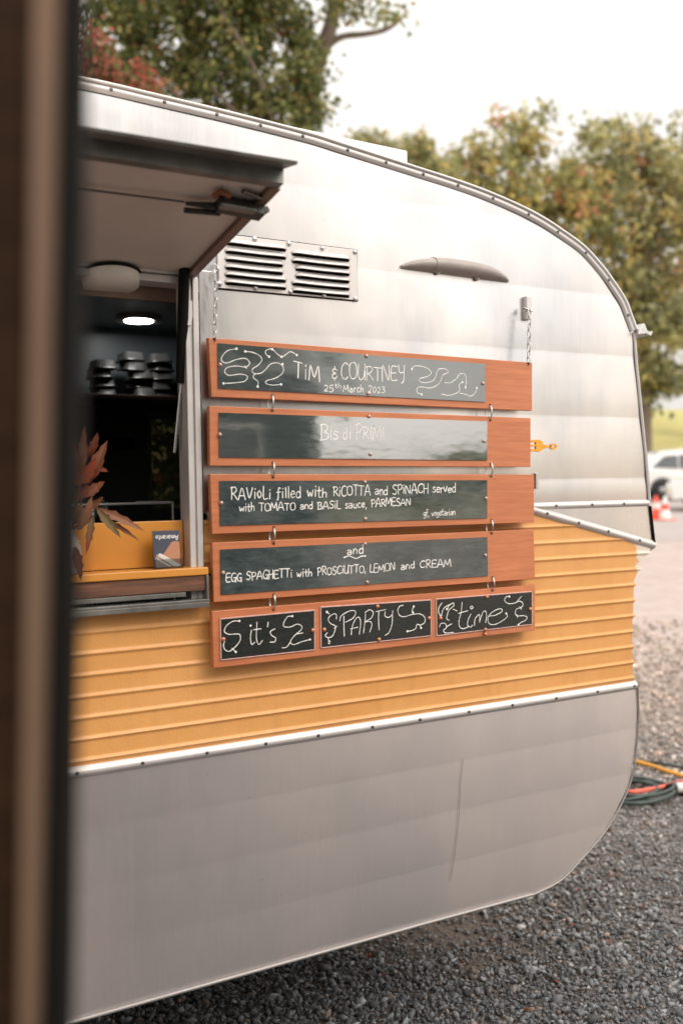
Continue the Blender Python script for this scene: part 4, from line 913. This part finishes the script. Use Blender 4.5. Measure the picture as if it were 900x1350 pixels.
def w5(c):
    z = lambda *p: zp(280, 780, 4.091, p); y = lambda *p: zp(410, 780, 5.4545, p); q = lambda *p: zp(565, 770, 6.2069, p)
    for f in (z((145, 158), (110, 160), (75, 185), (65, 215), (90, 230), (130, 228), (148, 232), (150, 260), (130, 290), (95, 320), (70, 315), (60, 290), (68, 260)), z((105, 305), (125, 325)),
        z((210, 207), (205, 250), (212, 285), (228, 272)), z((240, 165), (237, 250), (250, 285), (270, 262)), z((222, 205), (262, 200)), z((300, 165), (297, 190)), z((337, 200), (312, 215), (318, 235), (340, 250), (335, 270), (310, 272)),
        z((430, 132), (405, 135), (385, 165), (385, 188), (420, 190), (455, 175), (480, 185), (478, 205), (455, 225), (430, 250), (420, 275), (440, 285), (480, 270), (525, 258)), z((455, 228), (487, 222)), z((420, 270), (400, 298), (375, 303)),
        y((110, 143), (130, 160)), y((180, 195), (180, 165), (160, 160), (130, 180), (122, 205), (140, 230), (170, 245), (170, 280), (150, 320), (120, 330), (100, 315), (115, 295)), y((165, 265), (185, 248)), y((122, 335), (130, 375)),
        y((238, 320), (235, 250), (235, 175)), y((205, 210), (215, 175), (260, 145), (300, 135), (320, 150), (300, 190), (245, 220)), y((287, 310), (295, 250), (320, 195), (345, 185), (355, 230), (345, 305)), y((282, 268), (335, 255)),
        y((375, 297), (385, 220), (390, 160)), y((385, 150), (420, 130), (445, 150), (430, 190), (390, 215), (425, 215), (435, 240), (420, 290)), y((487, 275), (483, 200), (485, 140)), y((465, 143), (535, 128)),
        y((530, 145), (530, 175), (555, 185), (580, 165), (585, 135)), y((582, 165), (580, 230), (560, 290), (530, 315)), y((660, 98), (635, 105), (622, 135), (635, 170), (670, 180), (720, 165), (780, 160), (815, 185), (815, 220), (785, 240), (760, 235), (750, 265), (720, 280), (685, 285)),
        y((735, 105), (722, 145)), y((782, 240), (790, 268)),
        q((105, 155), (80, 195), (80, 235), (100, 260), (110, 220), (130, 190), (165, 170), (200, 155), (200, 180), (165, 210), (150, 250), (145, 285), (165, 295)), q((150, 210), (160, 180), (185, 160)), q((195, 205), (230, 220)),
        q((85, 350), (95, 325), (125, 320), (140, 335), (140, 360), (120, 375), (125, 395), (160, 400), (200, 395)), q((140, 350), (185, 325)), q((130, 395), (130, 415)),
        q((270, 150), (262, 230), (245, 300), (250, 350), (280, 365), (320, 350)), q((240, 240), (315, 218)), q((342, 245), (320, 290), (315, 335), (340, 352), (355, 335)), q((350, 178), (338, 190), (345, 203), (360, 195), (352, 180)),
        q((372, 340), (375, 290), (395, 260), (410, 250), (415, 280), (412, 315), (425, 270), (445, 225), (465, 225), (470, 270), (462, 315)), q((485, 262), (540, 255), (595, 225), (590, 203), (550, 210), (500, 245), (480, 290), (495, 325), (540, 330), (600, 300), (640, 265), (630, 235)),
        q((655, 100), (630, 105), (618, 135), (650, 160), (700, 155), (740, 140), (765, 155), (765, 180), (745, 195), (715, 205), (705, 235), (720, 260), (770, 258), (800, 270), (790, 295), (750, 315), (730, 335)), q((720, 140), (755, 100)), q((740, 185), (755, 205)), q((720, 250), (722, 275))):
        pi = 0 if f[0][0] < 418 else 1 if f[0][0] < 570 else 2
        if pi != getattr(c, 'pi', 0): c.flush('chalk_writing', c.panels[c.pi if hasattr(c, 'pi') else 0])
        c.pi = pi; c.stroke(f, 1.2)
    c.flush('chalk_writing', c.panels[2]); c.flush()
    for f in z((145, 158), (185/1.47, 325), (430, 132), (525, 258), (205, 183)): c.dot(*f, 1.3)
    for f in y((475, 110), (730, 150), (735, 107), (788, 260), (130, 360), (128, 368), (112, 146), (690, 285), (475, 104)) + q((730, 333), (630, 240), (655, 102), (145, 205)): c.dot(*f, 1.5)
board('lowest menu board with three black panels, reading it\'s PARTY time', [(279.5, 806), (705, 771), (705, 831), (282, 881)],
      [[(290, 816), (414, 804.5), (414, 856.5), (291, 870)], [(422, 800.5), (567, 791), (567, 838), (422.6, 854)], [(574, 790), (700, 780), (700, 823), (574.7, 838)]],
      [(294, 842.7), (412, 831), (427, 830), (497, 799.5), (499, 843), (565, 815), (580, 815), (641, 787), (639, 830), (639, 836), (698, 803)], w5, [(361, 804), (649, 778.5)], PINC, SLATEBLACK, True)
# split rings between boards: each hangs free between two boards
names = ['first and second', 'second and third', 'third and fourth', 'fourth and lowest']
for side, rr in (('left', [((359, 519), (359, 542.5)), ((360.3, 607.5), (360.3, 630)), ((361, 694.5), (361, 717.5)), ((361.3, 782.5), (361.3, 805))]), ('right', [((646.3, 533), (646.3, 554.5)), ((647.3, 608.5), (647.3, 629.5)), ((647.8, 684.5), (647.8, 704)), ((649.5, 760), (649.5, 779.5))])):
    for k, (a, c) in enumerate(rr):
        p, q = W(*a, YF-.003), W(*c, YF-.003); hz = (p.z-q.z)/2; ctr = (p+q)/2; b = MB()
        for off in (-.0009, .0009): b.tube([(ctr.x+off+.0012*math.sin(2*math.pi*i/24), YF+.006+(.0145)*math.cos(2*math.pi*i/24), ctr.z+hz*math.sin(2*math.pi*i/24)) for i in range(24)], .0011, 6, closed=True)
        o = b.build('split_ring', STEEL); tag(o, f'steel split ring at the {side} linking the {names[k]} menu boards', 'ring', 'rings linking the menu boards')
# chains
def link_mesh(l, w, r):
    b = MB(); pts = []
    for i in range(20):
        a = 2*math.pi*i/20; x = w*math.cos(a); z = l*math.sin(a); z = math.copysign(min(abs(z)*1.25, l), z); pts.append((x, 0, z))
    b.tube(pts, r, 6, closed=True); return b.mesh('link', STEEL)
def chain(label, top_, bot, y0, y1, ring_h):
    p, q = W(*top_, y0), W(*bot, y1); root = empty('hanging_chain', p, label, 'chain')
    LM = link_mesh(.0115, .0050, .0013); RG = link_mesh(ring_h, ring_h*.55, .0014)
    pos = p-(p-q).normalized()*ring_h; inst('ring', RG, root, pos, (0, 0, R(12))); d = (q-p); L_ = d.length-ring_h*1.8; d.normalize(); start = p+d*ring_h*1.85; n = max(1, round(L_/.0185))
    for i in range(n):
        inst('link', LM, root, start+d*(L_*(i+.5)/n), (0, 0, R(15 if i % 2 else 100)))
    return root
chain('thin steel chain at the left holding the topmost menu board', (285.5, 357), (283, 448), -.026, YF-.001, .014)
chain('thin steel chain at the right holding the topmost menu board from a hook plate', (697.5, 408), (696, 480), -.036, YF-.001, .011)

# ------------------------------------------------------------------ door of the neighbouring stall, close on the left
dr = empty('open_door', (0, 0, 0), 'dark brown door edge with tan strip and black rubber seal, very close at the left', 'door')
def DP(px, py, Z): return AT(px, py, Z)
def line(px_top, px_bot, Z):
    a, c = AT(px_top, 0, Z), AT(px_bot, 1350, Z); d = (c-a)
    return a-d*1.6, c+d*2.6
dep = ray(450, 675).normalized(); dep.z = 0; dep.normalize()
def slab(name, l0, l1, Z, th, mt, parent):
    a0, a1 = line(*l0, Z); c0, c1 = line(*l1, Z)
    def fl(p, q, zt=2.35, zb=.04):
        d = q-p; return p+d*((zt-p.z)/d.z), p+d*((zb-p.z)/d.z)
    A0, A1 = fl(a0, a1); C0, C1 = fl(c0, c1); t = Vector((dep.x, dep.y, 0))*th
    b = MB(); b.hexa([A0, C0, C1, A1], [A0+t, C0+t, C1+t, A1+t]); return b.build(name, mt, parent, .0008)
slab('rubber_seal', (80, 51), (107, 87), .47, .018, BLACKRUB, dr)
slab('tan_strip', (44, 26), (80, 51), .474, .045, TAN, dr)
slab('door_leaf', (-900, -930), (44, 26), .478, .05, DOORWOOD, dr)

# ------------------------------------------------------------------ trees
def leaf_cloud(name, blobs, nleaf, size, palette, parent, seed, clump=.13, holes=.25, bright=1.0):
    """many small leaf faces grouped in twig-end clumps inside the given ellipsoids (centre, radii)"""
    rng = np.random.default_rng(seed); vol = np.array([b[1][0]*b[1][1]*b[1][2] for b in blobs])**.75; pr = vol/vol.sum()
    ncl = max(30, int(nleaf/16)); bi = rng.choice(len(blobs), ncl, p=pr)
    C_ = np.array([b[0] for b in blobs])[bi]; Rr = np.array([b[1] for b in blobs])[bi]
    d = rng.normal(size=(ncl, 3)); d /= np.linalg.norm(d, axis=1)[:, None]; rad = rng.uniform(.2, 1.0, ncl)**.6*(1+rng.normal(0, .17, ncl))
    sprig = rng.random(ncl) < .16; rad[sprig] = rng.uniform(1.0, 1.42, sprig.sum())
    cc = C_+d*rad[:, None]*Rr
    keep = np.array([noise.noise(Vector(c)*(1.9/max(.4, Rr.mean()))+Vector((seed, 0, 0))) for c in cc]) > (-.24+holes*.9)
    keep |= rng.random(ncl) < .12
    cc = cc[keep]; cr = Rr[keep]; ncl = len(cc)
    n = nleaf; ci = rng.integers(0, ncl, n); cs = np.maximum(size*1.6, cr.mean(axis=1)*clump)
    p = cc[ci]+rng.normal(0, 1, (n, 3))*cs[ci][:, None]*.62
    ax = rng.normal(size=(n, 3)); ax[:, 2] -= .5; ax /= np.linalg.norm(ax, axis=1)[:, None]
    up = rng.normal(size=(n, 3)); up -= ax*(up*ax).sum(1)[:, None]; up /= np.linalg.norm(up, axis=1)[:, None]; sd = np.cross(ax, up)
    L_ = size*rng.uniform(.6, 1.35, n)[:, None]; w = L_*.34
    v = np.stack([p, p+ax*L_*.5+sd*w+up*L_*.08, p+ax*L_, p+ax*L_*.5-sd*w+up*L_*.08], 1).reshape(-1, 3)
    me = bpy.data.meshes.new(name); me.vertices.add(4*n); me.vertices.foreach_set('co', v.ravel())
    f = np.array([0, 1, 2, 0, 2, 3])[None]+np.arange(n)[:, None]*4; me.loops.add(6*n); me.loops.foreach_set('vertex_index', f.ravel())
    me.polygons.add(2*n); me.polygons.foreach_set('loop_start', np.arange(2*n)*3); me.update()
    pal = np.array([c for c, _ in palette]); pw = np.array([q for _, q in palette]); pw = pw/pw.sum()
    cpal = rng.choice(len(pal), (ncl), p=pw); own = rng.choice(len(pal), n, p=pw); use = np.where(rng.random(n) < .55, cpal[ci], own)
    rgb = np.minimum(.75, pal[use]*rng.uniform(.75, 1.35, n)[:, None]*bright); rgb = np.concatenate([rgb, np.ones((n, 1))], 1)
    at = me.color_attributes.new('tint', 'FLOAT_COLOR', 'POINT'); at.data.foreach_set('color', np.repeat(rgb, 4, 0).astype(np.float32).ravel())
    me.materials.append(LEAFM); o = bpy.data.objects.new(name, me); COL.objects.link(o)
    if parent: o.parent = parent; o.location = -wpos(parent)
    return o, cc
def limb(b, p, q, r0, r1, bend=.12, n=6, rng=random):
    p, q = Vector(p), Vector(q); L_ = (q-p).length; o = Vector((rng.uniform(-1, 1), rng.uniform(-1, 1), rng.uniform(-.2, .8)))*bend*L_
    pts = []; rs = []
    for i in range(n+1):
        t = i/n; pts.append(p.lerp(q, t)+o*math.sin(math.pi*t)+Vector((rng.uniform(-1, 1), rng.uniform(-1, 1), 0))*L_*.012); rs.append(r0+(r1-r0)*t)
    b.tube(pts, rs, 8, caps=False); return pts[-1]
def tree(name, label, base, fork_, blobs, nleaf, size, pal, seed, r0=.25, group=None, holes=.25, cat='tree', extra=None, clump=.13, bright=1.0):
    root = empty(name, base, label, cat, group); b = MB(); rr = random.Random(seed)
    limb(b, Vector(base)-Vector((0, 0, .3)), fork_, r0, r0*.5, .05, 8, rr)
    big = sorted(blobs, key=lambda q: -q[1][0])
    mxr = max(q[1][0] for q in blobs)
    for c, rd in blobs:
        if rd[0] < .42*mxr: continue
        e = limb(b, fork_, c, r0*.24, r0*.08, .10, 6, rr)
        for k in range(5):
            q = Vector(c)+Vector((rr.uniform(-1, 1)*rd[0], rr.uniform(-1, 1)*rd[1], rr.uniform(-.6, 1)*rd[2]))*.8
            limb(b, Vector(c).lerp(Vector(fork_), .15), q, r0*.10, r0*.02, .12, 4, rr)
    if extra: extra(b)
    b.build('trunk', BARK, root)
    leaf_cloud('crown', blobs, nleaf, size, pal, root, seed, clump, holes, bright); return root
GP = [((.07, .09, .035), 3), ((.13, .155, .055), 5), ((.20, .22, .085), 4), ((.32, .29, .11), 2.4), ((.46, .32, .12), .7), ((.44, .20, .10), .25)]
GP2 = [((.15, .155, .085), 3), ((.25, .25, .13), 4), ((.33, .32, .17), 4), ((.42, .36, .17), 2), ((.48, .36, .16), .8), ((.44, .22, .14), .35)]
GPY = [((.18, .185, .09), 4), ((.30, .29, .13), 4), ((.42, .37, .15), 2.2), ((.50, .36, .13), 1.2), ((.48, .20, .12), .4)]
GPR = [((.40, .14, .09), 3), ((.50, .26, .18), 3), ((.16, .18, .06), 6), ((.36, .08, .05), 2)]
def bl(lst, Z, dz=0, flat=.9):
    out = []
    for i, (px, py, rp) in enumerate(lst):
        r = rp*Z/FPX; c = AT(px, py, Z+((i*37) % 11-5)/5*r*.5+dz); out.append((tuple(c), (r, r*flat, r*.9)))
    rr = random.Random(len(lst)*7+int(Z))
    for (px, py, rp) in lst:
        for k in range(3):
            a = rr.uniform(0, 6.28); q = rp*rr.uniform(.75, 1.15); r = rp*rr.uniform(.22, .42)*Z/FPX
            out.append((tuple(AT(px+q*math.cos(a), py+q*math.sin(a), Z+rr.uniform(-1, 1)*rp*Z/FPX*.5+dz)), (r, r, r*rr.uniform(.6, 1.0))))
    return out
def base_of(px, Z):
    p = AT(px, 600, Z); return (p.x, p.y, gz(p.x, p.y))
# big dark tree behind the roof
Z1 = 19.0
b1 = bl([(150, 30, 55), (215, 60, 62), (270, 20, 60), (300, 80, 55), (350, 30, 55), (385, 75, 42), (365, 125, 42), (405, 50, 26), (260, 120, 48), (180, 100, 36), (320, 150, 40), (235, -60, 90), (340, -70, 80), (395, 140, 24), (410, 155, 16), (130, 90, 34)], Z1)
b1 += bl([(470, -10, 34), (505, 20, 20), (455, 5, 22), (528, 18, 11), (420, 165, 13), (485, 45, 9), (400, 100, 34), (385, 170, 26), (412, 120, 18)], Z1)
def ex1(b):
    f = AT(405, 110, Z1)
    for pts, rs in (([(395, 190), (408, 130), (418, 80), (434, 40), (440, 0), (436, -50)], (.24, .22, .19, .16, .14, .10)), ([(416, 84), (432, 60), (452, 48), (480, 45), (505, 40), (522, 30), (538, 14)], (.12, .085, .07, .062, .055, .045, .02)), ([(440, 0), (470, -20), (500, -30)], (.08, .05, .03))):
        b.tube(smooth_curve([AT(x, y, Z1+.9) for x, y in pts], 3), list(np.interp(np.linspace(0, 1, (len(pts)-1)*3+1), np.linspace(0, 1, len(rs)), rs)), 8)
tree('broadleaf_tree', 'large dark green tree with a bare grey limb rising behind the caravan roof', base_of(330, Z1), AT(385, 230, Z1), b1, 25000, .125, GP, 11, .24, extra=ex1, holes=.27, clump=.20, bright=1.12)
# red-leaved shrub tops left
Zr = 15.0
tree('red_leaved_tree', 'red leaved small tree showing just above the roof at the far left', base_of(150, Zr), AT(150, 260, Zr), bl([(128, 90, 22), (150, 108, 20), (190, 110, 15), (120, 60, 14), (172, 120, 16), (135, 130, 20)], Zr), 2600, .10, GPR, 5, .10, holes=.2)
# trees on the right
Z2 = 46.0
tree('far_tree', 'low pale green tree just clearing the roof vent box', base_of(520, 58), AT(520, 300, 58), bl([(480, 195, 16), (515, 200, 20), (550, 210, 24), (585, 222, 22), (560, 195, 10), (462, 182, 8), (500, 188, 10)], 58), 3000, .32, GP2, 21, .3, 'trees beyond the caravan', bright=1.3, holes=.35)
tree('far_tree', 'yellow tinged tree left of the tallest crown behind the curved roof end', base_of(670, Z2), AT(680, 330, Z2), bl([(600, 225, 26), (630, 210, 28), (670, 195, 36), (700, 178, 28), (695, 235, 52), (650, 250, 42), (740, 270, 46), (720, 310, 50), (780, 330, 46), (590, 245, 24), (765, 250, 30)], Z2), 6500, .32, GPY, 22, .32, 'trees beyond the caravan', bright=1.3, holes=.32)
tree('far_tree', 'tallest grey green tree with red tips beside the curved roof end', base_of(850, 48), AT(850, 420, 48), bl([(812, 150, 17), (786, 165, 15), (830, 190, 30), (800, 205, 36), (860, 210, 34), (850, 260, 46), (800, 275, 40), (880, 300, 36), (840, 330, 46), (830, 390, 42), (870, 375, 42), (850, 440, 40), (875, 480, 36), (855, 500, 34), (890, 430, 24), (820, 125, 8), (893, 165, 12), (775, 250, 34), (745, 235, 26), (790, 370, 30), (900, 250, 30)], 48), 10500, .36, GP2, 23, .36, 'trees beyond the caravan', bright=1.3, holes=.42)
tree('far_tree', 'dull green tree at the right picture edge beyond the grass', base_of(915, 52), AT(925, 450, 52), bl([(900, 190, 22), (925, 230, 50), (915, 330, 40), (940, 400, 60), (905, 500, 26), (960, 300, 70), (893, 520, 14)], 52), 5500, .34, GP2, 24, .34, 'trees beyond the caravan', bright=1.3, holes=.32)
# shrub seen through the caravan's far window
shp = AT(222, 640, 6.2)
tree('shrub', 'leafy green shrub seen through the far window of the caravan', (shp.x, shp.y, 0), (shp.x, shp.y, .8), [((shp.x, shp.y, 1.5), (.6, .5, .55)), ((shp.x-.6, shp.y, 1.1), (.6, .5, .6)), ((shp.x+.5, shp.y, 1.3), (.6, .5, .6)), ((shp.x, shp.y, 2.1), (.5, .4, .4))], 5000, .08, GP, 31, .05, holes=.05, cat='shrub')
# trees behind the photographer (mirrored in the boards and the metal)
def back_tree(x, y, h, rad, seed, n=9000, lab=''):
    rr = random.Random(seed); bs = []
    for k in range(9):
        a = rr.uniform(0, 6.28); q = rr.uniform(.0, .75)*rad; bs.append(((x+q*math.cos(a), y+q*math.sin(a), gz(x, y)+h*rr.uniform(.35, .85)), (rad*.5, rad*.5, h*.2)))
    tree('tree', lab, (x, y, gz(x, y)), (x, y, gz(x, y)+h*.35), bs, n, .30, GP, seed, .3, 'trees behind the photographer', holes=.05)
back_tree(5.8, -14.5, 9.5, 2.8, 41, 12000, 'tall dark tree behind the neighbouring food van')
back_tree(3.0, -20, 8, 3.0, 42, 9000, 'broad tree behind the left end of the neighbouring food van')
for k, (x, h) in enumerate([(31, 3.3), (38, 3.0), (43, 4.2), (49, 5.2), (57, 7.0), (70, 8)]):
    back_tree(x, -56, h, 4.6, 50+k, 3000, ['leftmost', 'second', 'third', 'fourth', 'fifth', 'rightmost'][k] + ' tree of the distant row behind the photographer')
# the neighbouring food van whose door edge stands in view; its side is mirrored in the boards and the metal
nv = empty('food_van', (.2, -4.3, 0), 'dark green food van parked opposite the caravan with a pale roof', 'van'); NVM = mat('van_dark_green', (.030, .042, .040), .35, 0, .15, 3)
vx0, vx1, vy0, vy1 = -3.6, 2.88, -5.3, -3.2
b = MB(); b.box((vx0, vy0, .38), (vx1, vy1, 2.26)); b.build('body', NVM, nv, .06)
b = MB(); b.box((vx0+.05, vy0+.05, 2.261), (vx1-.05, vy1-.05, 2.33)); b.build('roof', OFFWHITE, nv, .03)
b = MB(); b.box((vx0, vy1-.01, .86), (vx1, vy1+.012, .90)); b.build('waist_rail', TRIM, nv)
for a0, a1 in ((-2.9, -1.9), (.2, 1.15), (1.55, 2.45)):
    b = MB(); b.box((a0-.03, vy1-.02, 1.27), (a1+.03, vy1+.015, 1.98)); wf = b.build('window_frame', TRIM, nv, .01)
    b = MB(); b.box((a0, vy1+.016, 1.30), (a1, vy1+.02, 1.95)); b.build('pane', CARG, wf)
b = MB(); b.box((-1.5, vy1-.5, .45), (-.75, vy1+.004, 2.15)); b.build('doorway', INTERLOW, nv)
for wx in (-2.4, 1.7):
    b = MB(); b.lathe((wx, vy1-.12, .34), [(.20, -.10), (.32, -.10), (.34, -.06), (.34, .06), (.32, .10), (.20, .10)], 28, axis='y'); w_ = b.build('wheel', TYRE, nv)
    b = MB(); b.lathe((wx, vy1-.12, .34), [(.02, -.06), (.20, -.07), (.20, .07), (.02, .06)], 20, axis='y'); b.build('rim', STEEL, w_)

# ------------------------------------------------------------------ parked cars and cones
def car_profile(kind):
    if kind == 'hatch': return [(-2.05, .35), (-2.12, .75), (-2.05, 1.05), (-1.75, 1.45), (-1.3, 1.66), (-.4, 1.74), (.35, 1.68), (.95, 1.22), (1.15, 1.08), (1.9, .95), (2.08, .75), (2.1, .35)]
    return [(-2.2, .35), (-2.25, .70), (-2.1, .98), (-1.4, 1.05), (-.8, 1.38), (.0, 1.44), (.5, 1.38), (1.1, 1.0), (1.9, .90), (2.18, .72), (2.2, .35)]
def parked_car(label, loc, rz, kind, wf=.0):
    root = empty('parked_car', (0, 0, 0), label, 'car', 'cars parked on the far side of the lot'); pr = car_profile(kind); n = len(pr); b = MB(); rows = []
    secs = [(-.86, .0, .30), (-.88, .0, 0), (-.80, 1, 0), (0, 1.02, 0), (.80, 1, 0), (.88, 0, 0), (.86, 0, .3)]
    belt = .98
    vs = []
    ys = [-.86, -.80, -.60, 0, .60, .80, .86]
    for yv in ys:
        for (x, z) in pr:
            k = abs(yv)/.86; tz = z
            if z > belt: lim = 1.0-(z-belt)*.22; yy = yv*lim; tz = z-(k**4)*.10*(z-belt)
            else: yy = yv*(1-.03*abs(x)/2)
            vs.append((x*(1-.035*k**4), yy, tz-.02*k**4))
    fs = [(i*n+k, i*n+k+1, (i+1)*n+k+1, (i+1)*n+k) for i in range(len(ys)-1) for k in range(n-1)] + [(i*n, (i+1)*n, (i+1)*n+n-1, i*n+n-1) for i in range(len(ys)-1)]
    b.add(vs, fs, 0, True); b.add(vs[:n], [tuple(range(n))]); b.add(vs[-n:], [tuple(range(n))]); bo = b.build('body', CARW, root)
    for s in (-1, 1):
        def sp(x, z): return (x, s*(.865*(1-(z-belt)*.22)+.004), z-.08*(z-belt)-.02)
        if kind == 'hatch': wins = [[(-1.62, 1.12), (-.75, 1.08), (-.75, 1.56), (-1.2, 1.52)], [(-.68, 1.08), (.15, 1.06), (.15, 1.60), (-.68, 1.57)], [(.22, 1.06), (.92, 1.06), (.42, 1.52), (.22, 1.58)]]
        else: wins = [[(-1.2, 1.04), (-.4, 1.02), (-.4, 1.32), (-.72, 1.29)], [(-.34, 1.02), (.3, 1.01), (.3, 1.33), (-.34, 1.33)], [(.36, 1.01), (.95, 1.01), (.50, 1.28), (.36, 1.31)]]
        for w_ in wins:
            b = MB(); v4 = [sp(*q) for q in w_]; b.hexa(v4, [(x, y-s*.02, z) for x, y, z in v4]); b.build('side_window', CARG, root)
        for wx in (-1.3, 1.32):
            b = MB(); b.lathe((wx, s*.78, .33), [(.19, -.10), (.31, -.10), (.335, -.05), (.335, .05), (.31, .10), (.19, .10)], 24, axis='y'); wh = b.build('wheel', TYRE, root)
            b = MB(); b.lathe((wx, s*.78, .33), [(.03, -.105), (.19, -.09), (.19, .09), (.03, .105)], 16, axis='y'); b.build('rim', STEEL, wh)
            b = MB(); b.tube([(wx+.38*math.cos(a*math.pi/10), s*.868, .33+.38*math.sin(a*math.pi/10)) for a in range(11)], .03, 6); b.build('wheel_arch', TYRE, root)
    fz_ = .72; 
    for s in (-.6, .6):
        b = MB(); b.lathe((2.08, s, fz_), [(.02, .06), (.09, .02), (.10, -.03)], 12, axis='x'); b.build('headlight', CONEW, root)
        b = MB(); b.box((-2.13, s-.1, .85), (-2.04, s+.1, 1.0)); b.build('tail_light', CONE, root)
    b = MB(); x0, z0, x1, z1 = ((.40, 1.64, 1.0, 1.18) if kind == 'hatch' else (.52, 1.36, 1.08, 1.02)); b.hexa([(x0, -.62, z0+.012), (x0, .62, z0+.012), (x1, .70, z1+.02), (x1, -.70, z1+.02)], [(x0, -.62, z0-.02), (x0, .62, z0-.02), (x1, .70, z1-.02), (x1, -.70, z1-.02)]); b.build('windscreen', CARG, root)
    b = MB(); x0, z0, x1, z1 = ((-1.35, 1.62, -1.80, 1.36) if kind == 'hatch' else (-.85, 1.34, -1.35, 1.06)); b.hexa([(x0, -.6, z0+.012), (x0, .6, z0+.012), (x1, .64, z1+.012), (x1, -.64, z1+.012)], [(x0, -.6, z0-.03), (x0, .6, z0-.03), (x1, .64, z1-.03), (x1, -.64, z1-.03)]); b.build('rear_window', CARG, root)
    root.location = loc; root.rotation_euler = (0, 0, rz)
def on_ground(px, Z):
    p = AT(px, 640, Z); return Vector((p.x, p.y, gz(p.x, p.y)+.006))
ang = -R(29.7)
cA = on_ground(911, 34.5); parked_car('white hatchback with its tapered rear end beside the caravan edge', cA, ang, 'hatch')
cB = on_ground(882+2.2*FPX/29/1.0, 29.0); parked_car('pale car in front of the white hatchback at the right picture edge', cB, ang+math.pi-R(12), 'sedan')
def cone(label, px, Z, white):
    p = on_ground(px, Z); root = empty('traffic_cone', p, label, 'traffic cone', 'traffic cones by the parked cars'); H_ = .62
    b = MB(); b.lathe(p, [(.15, .03), (.032, H_), (.02, H_)], 20); b.build('cone_body', CONEW if white else CONE, root)
    b = MB(); b.box((p.x-.2, p.y-.2, p.z), (p.x+.2, p.y+.2, p.z+.03)); b.build('base', CONE, root, .01)
    b = MB(); b.lathe(p, [(.15-.118*t+.004, .03+(H_-.03)*t) for t in (.42, .68)], 20, caps=False); b.build('band', CONE if white else CONEW, root)
cone('orange traffic cone close to the caravan edge by the hatchback wheel', 864, 26.5, False)
cone('pale faded traffic cone right of the orange one', 875.5, 26.0, True)

# ------------------------------------------------------------------ cables on the gravel
def gp(px, py, h=.018): return WZ(px, py, h)
def cable(name, label, pts, r, mt, h=.018):
    b = MB(); b.tube(smooth_curve([gp(x, y, h+random.uniform(0, .006)) for x, y in pts], 6), r, 8); o = b.build(name, mt); return tag(o, label, 'cable')
ctr = gp(836, 1047); pts = []
for k in range(150):
    t = k/150*5*2*math.pi; rr = .19+.05*math.sin(t*.37+1)+.02*math.sin(k*1.7*.1); pts.append(Vector((ctr.x+.06*math.sin(t*.21)+rr*1.0*math.cos(t), ctr.y+.03*math.cos(t*.3)+rr*.8*math.sin(t), .022+.0005*k*.4+.008*abs(math.sin(t*1.5)))))
b = MB(); b.tube(pts, .009, 8); tag(b.build('coiled_cable', CABG), 'dark green cable coiled on the gravel beside the caravan', 'cable')
cable('red_cable', 'coral red cable crossing over the dark coil', [(800, 1035), (823, 1041), (833, 1044), (860, 1040), (885, 1034), (896, 1031), (915, 1030)], .011, CABR, .045)
cable('yellow_cable', 'yellow cable lying behind the coil', [(836, 1004), (842, 1005), (860, 1010), (880, 1017), (900, 1023), (930, 1032)], .012, CABY, .02)
cable('green_cable', 'thin dark green cable running behind the yellow one', [(800, 1000), (830, 1005), (850, 1004), (875, 1007), (900, 1012), (930, 1017)], .008, CABG, .018)
pl = empty('plug_connector', gp(880, 1042), 'black plug with a white collar on the red cable', 'plug'); 
b = MB(); b.tube([gp(872, 1041, .03), gp(880, 1040, .035), gp(893, 1038.5, .035), gp(925, 1036, .035)], [.012, .026, .032, .032], 10); b.build('plug_body', BLACKRUB, pl)
b = MB(); b.tube([gp(891, 1038.5, .05), gp(925, 1037, .05)], [.026, .026], 10); b.build('collar', CONEW, pl)

# fallen leaves
for k, (px, py) in enumerate([(803, 1155), (760, 1174), (780, 1182), (647, 1236), (660, 1242), (735, 1294), (882, 1104), (848, 1196), (757, 1218), (890, 1183), (800, 1237), (852, 941), (880, 946), (486, 1262), (510, 1283), (838, 972), (612, 1268), (700, 1330)]):
    p = gp(px, py, .024); a = random.uniform(0, 6.28); L_ = random.uniform(.014, .028); q = p+Vector((math.cos(a)*L_, math.sin(a)*L_, random.uniform(-.004, .010)))
    o = leaf(p, q, L_*.3, BR[1 if k % 2 else 3], BR[0 if k % 3 else 3], 'fallen_leaf', None, up=(random.uniform(-.4, .4), random.uniform(-.4, .4), 1), curl=.5)
    tag(o, 'small curled reddish fallen leaf lying on the gravel', 'leaf', 'fallen leaves on the gravel')
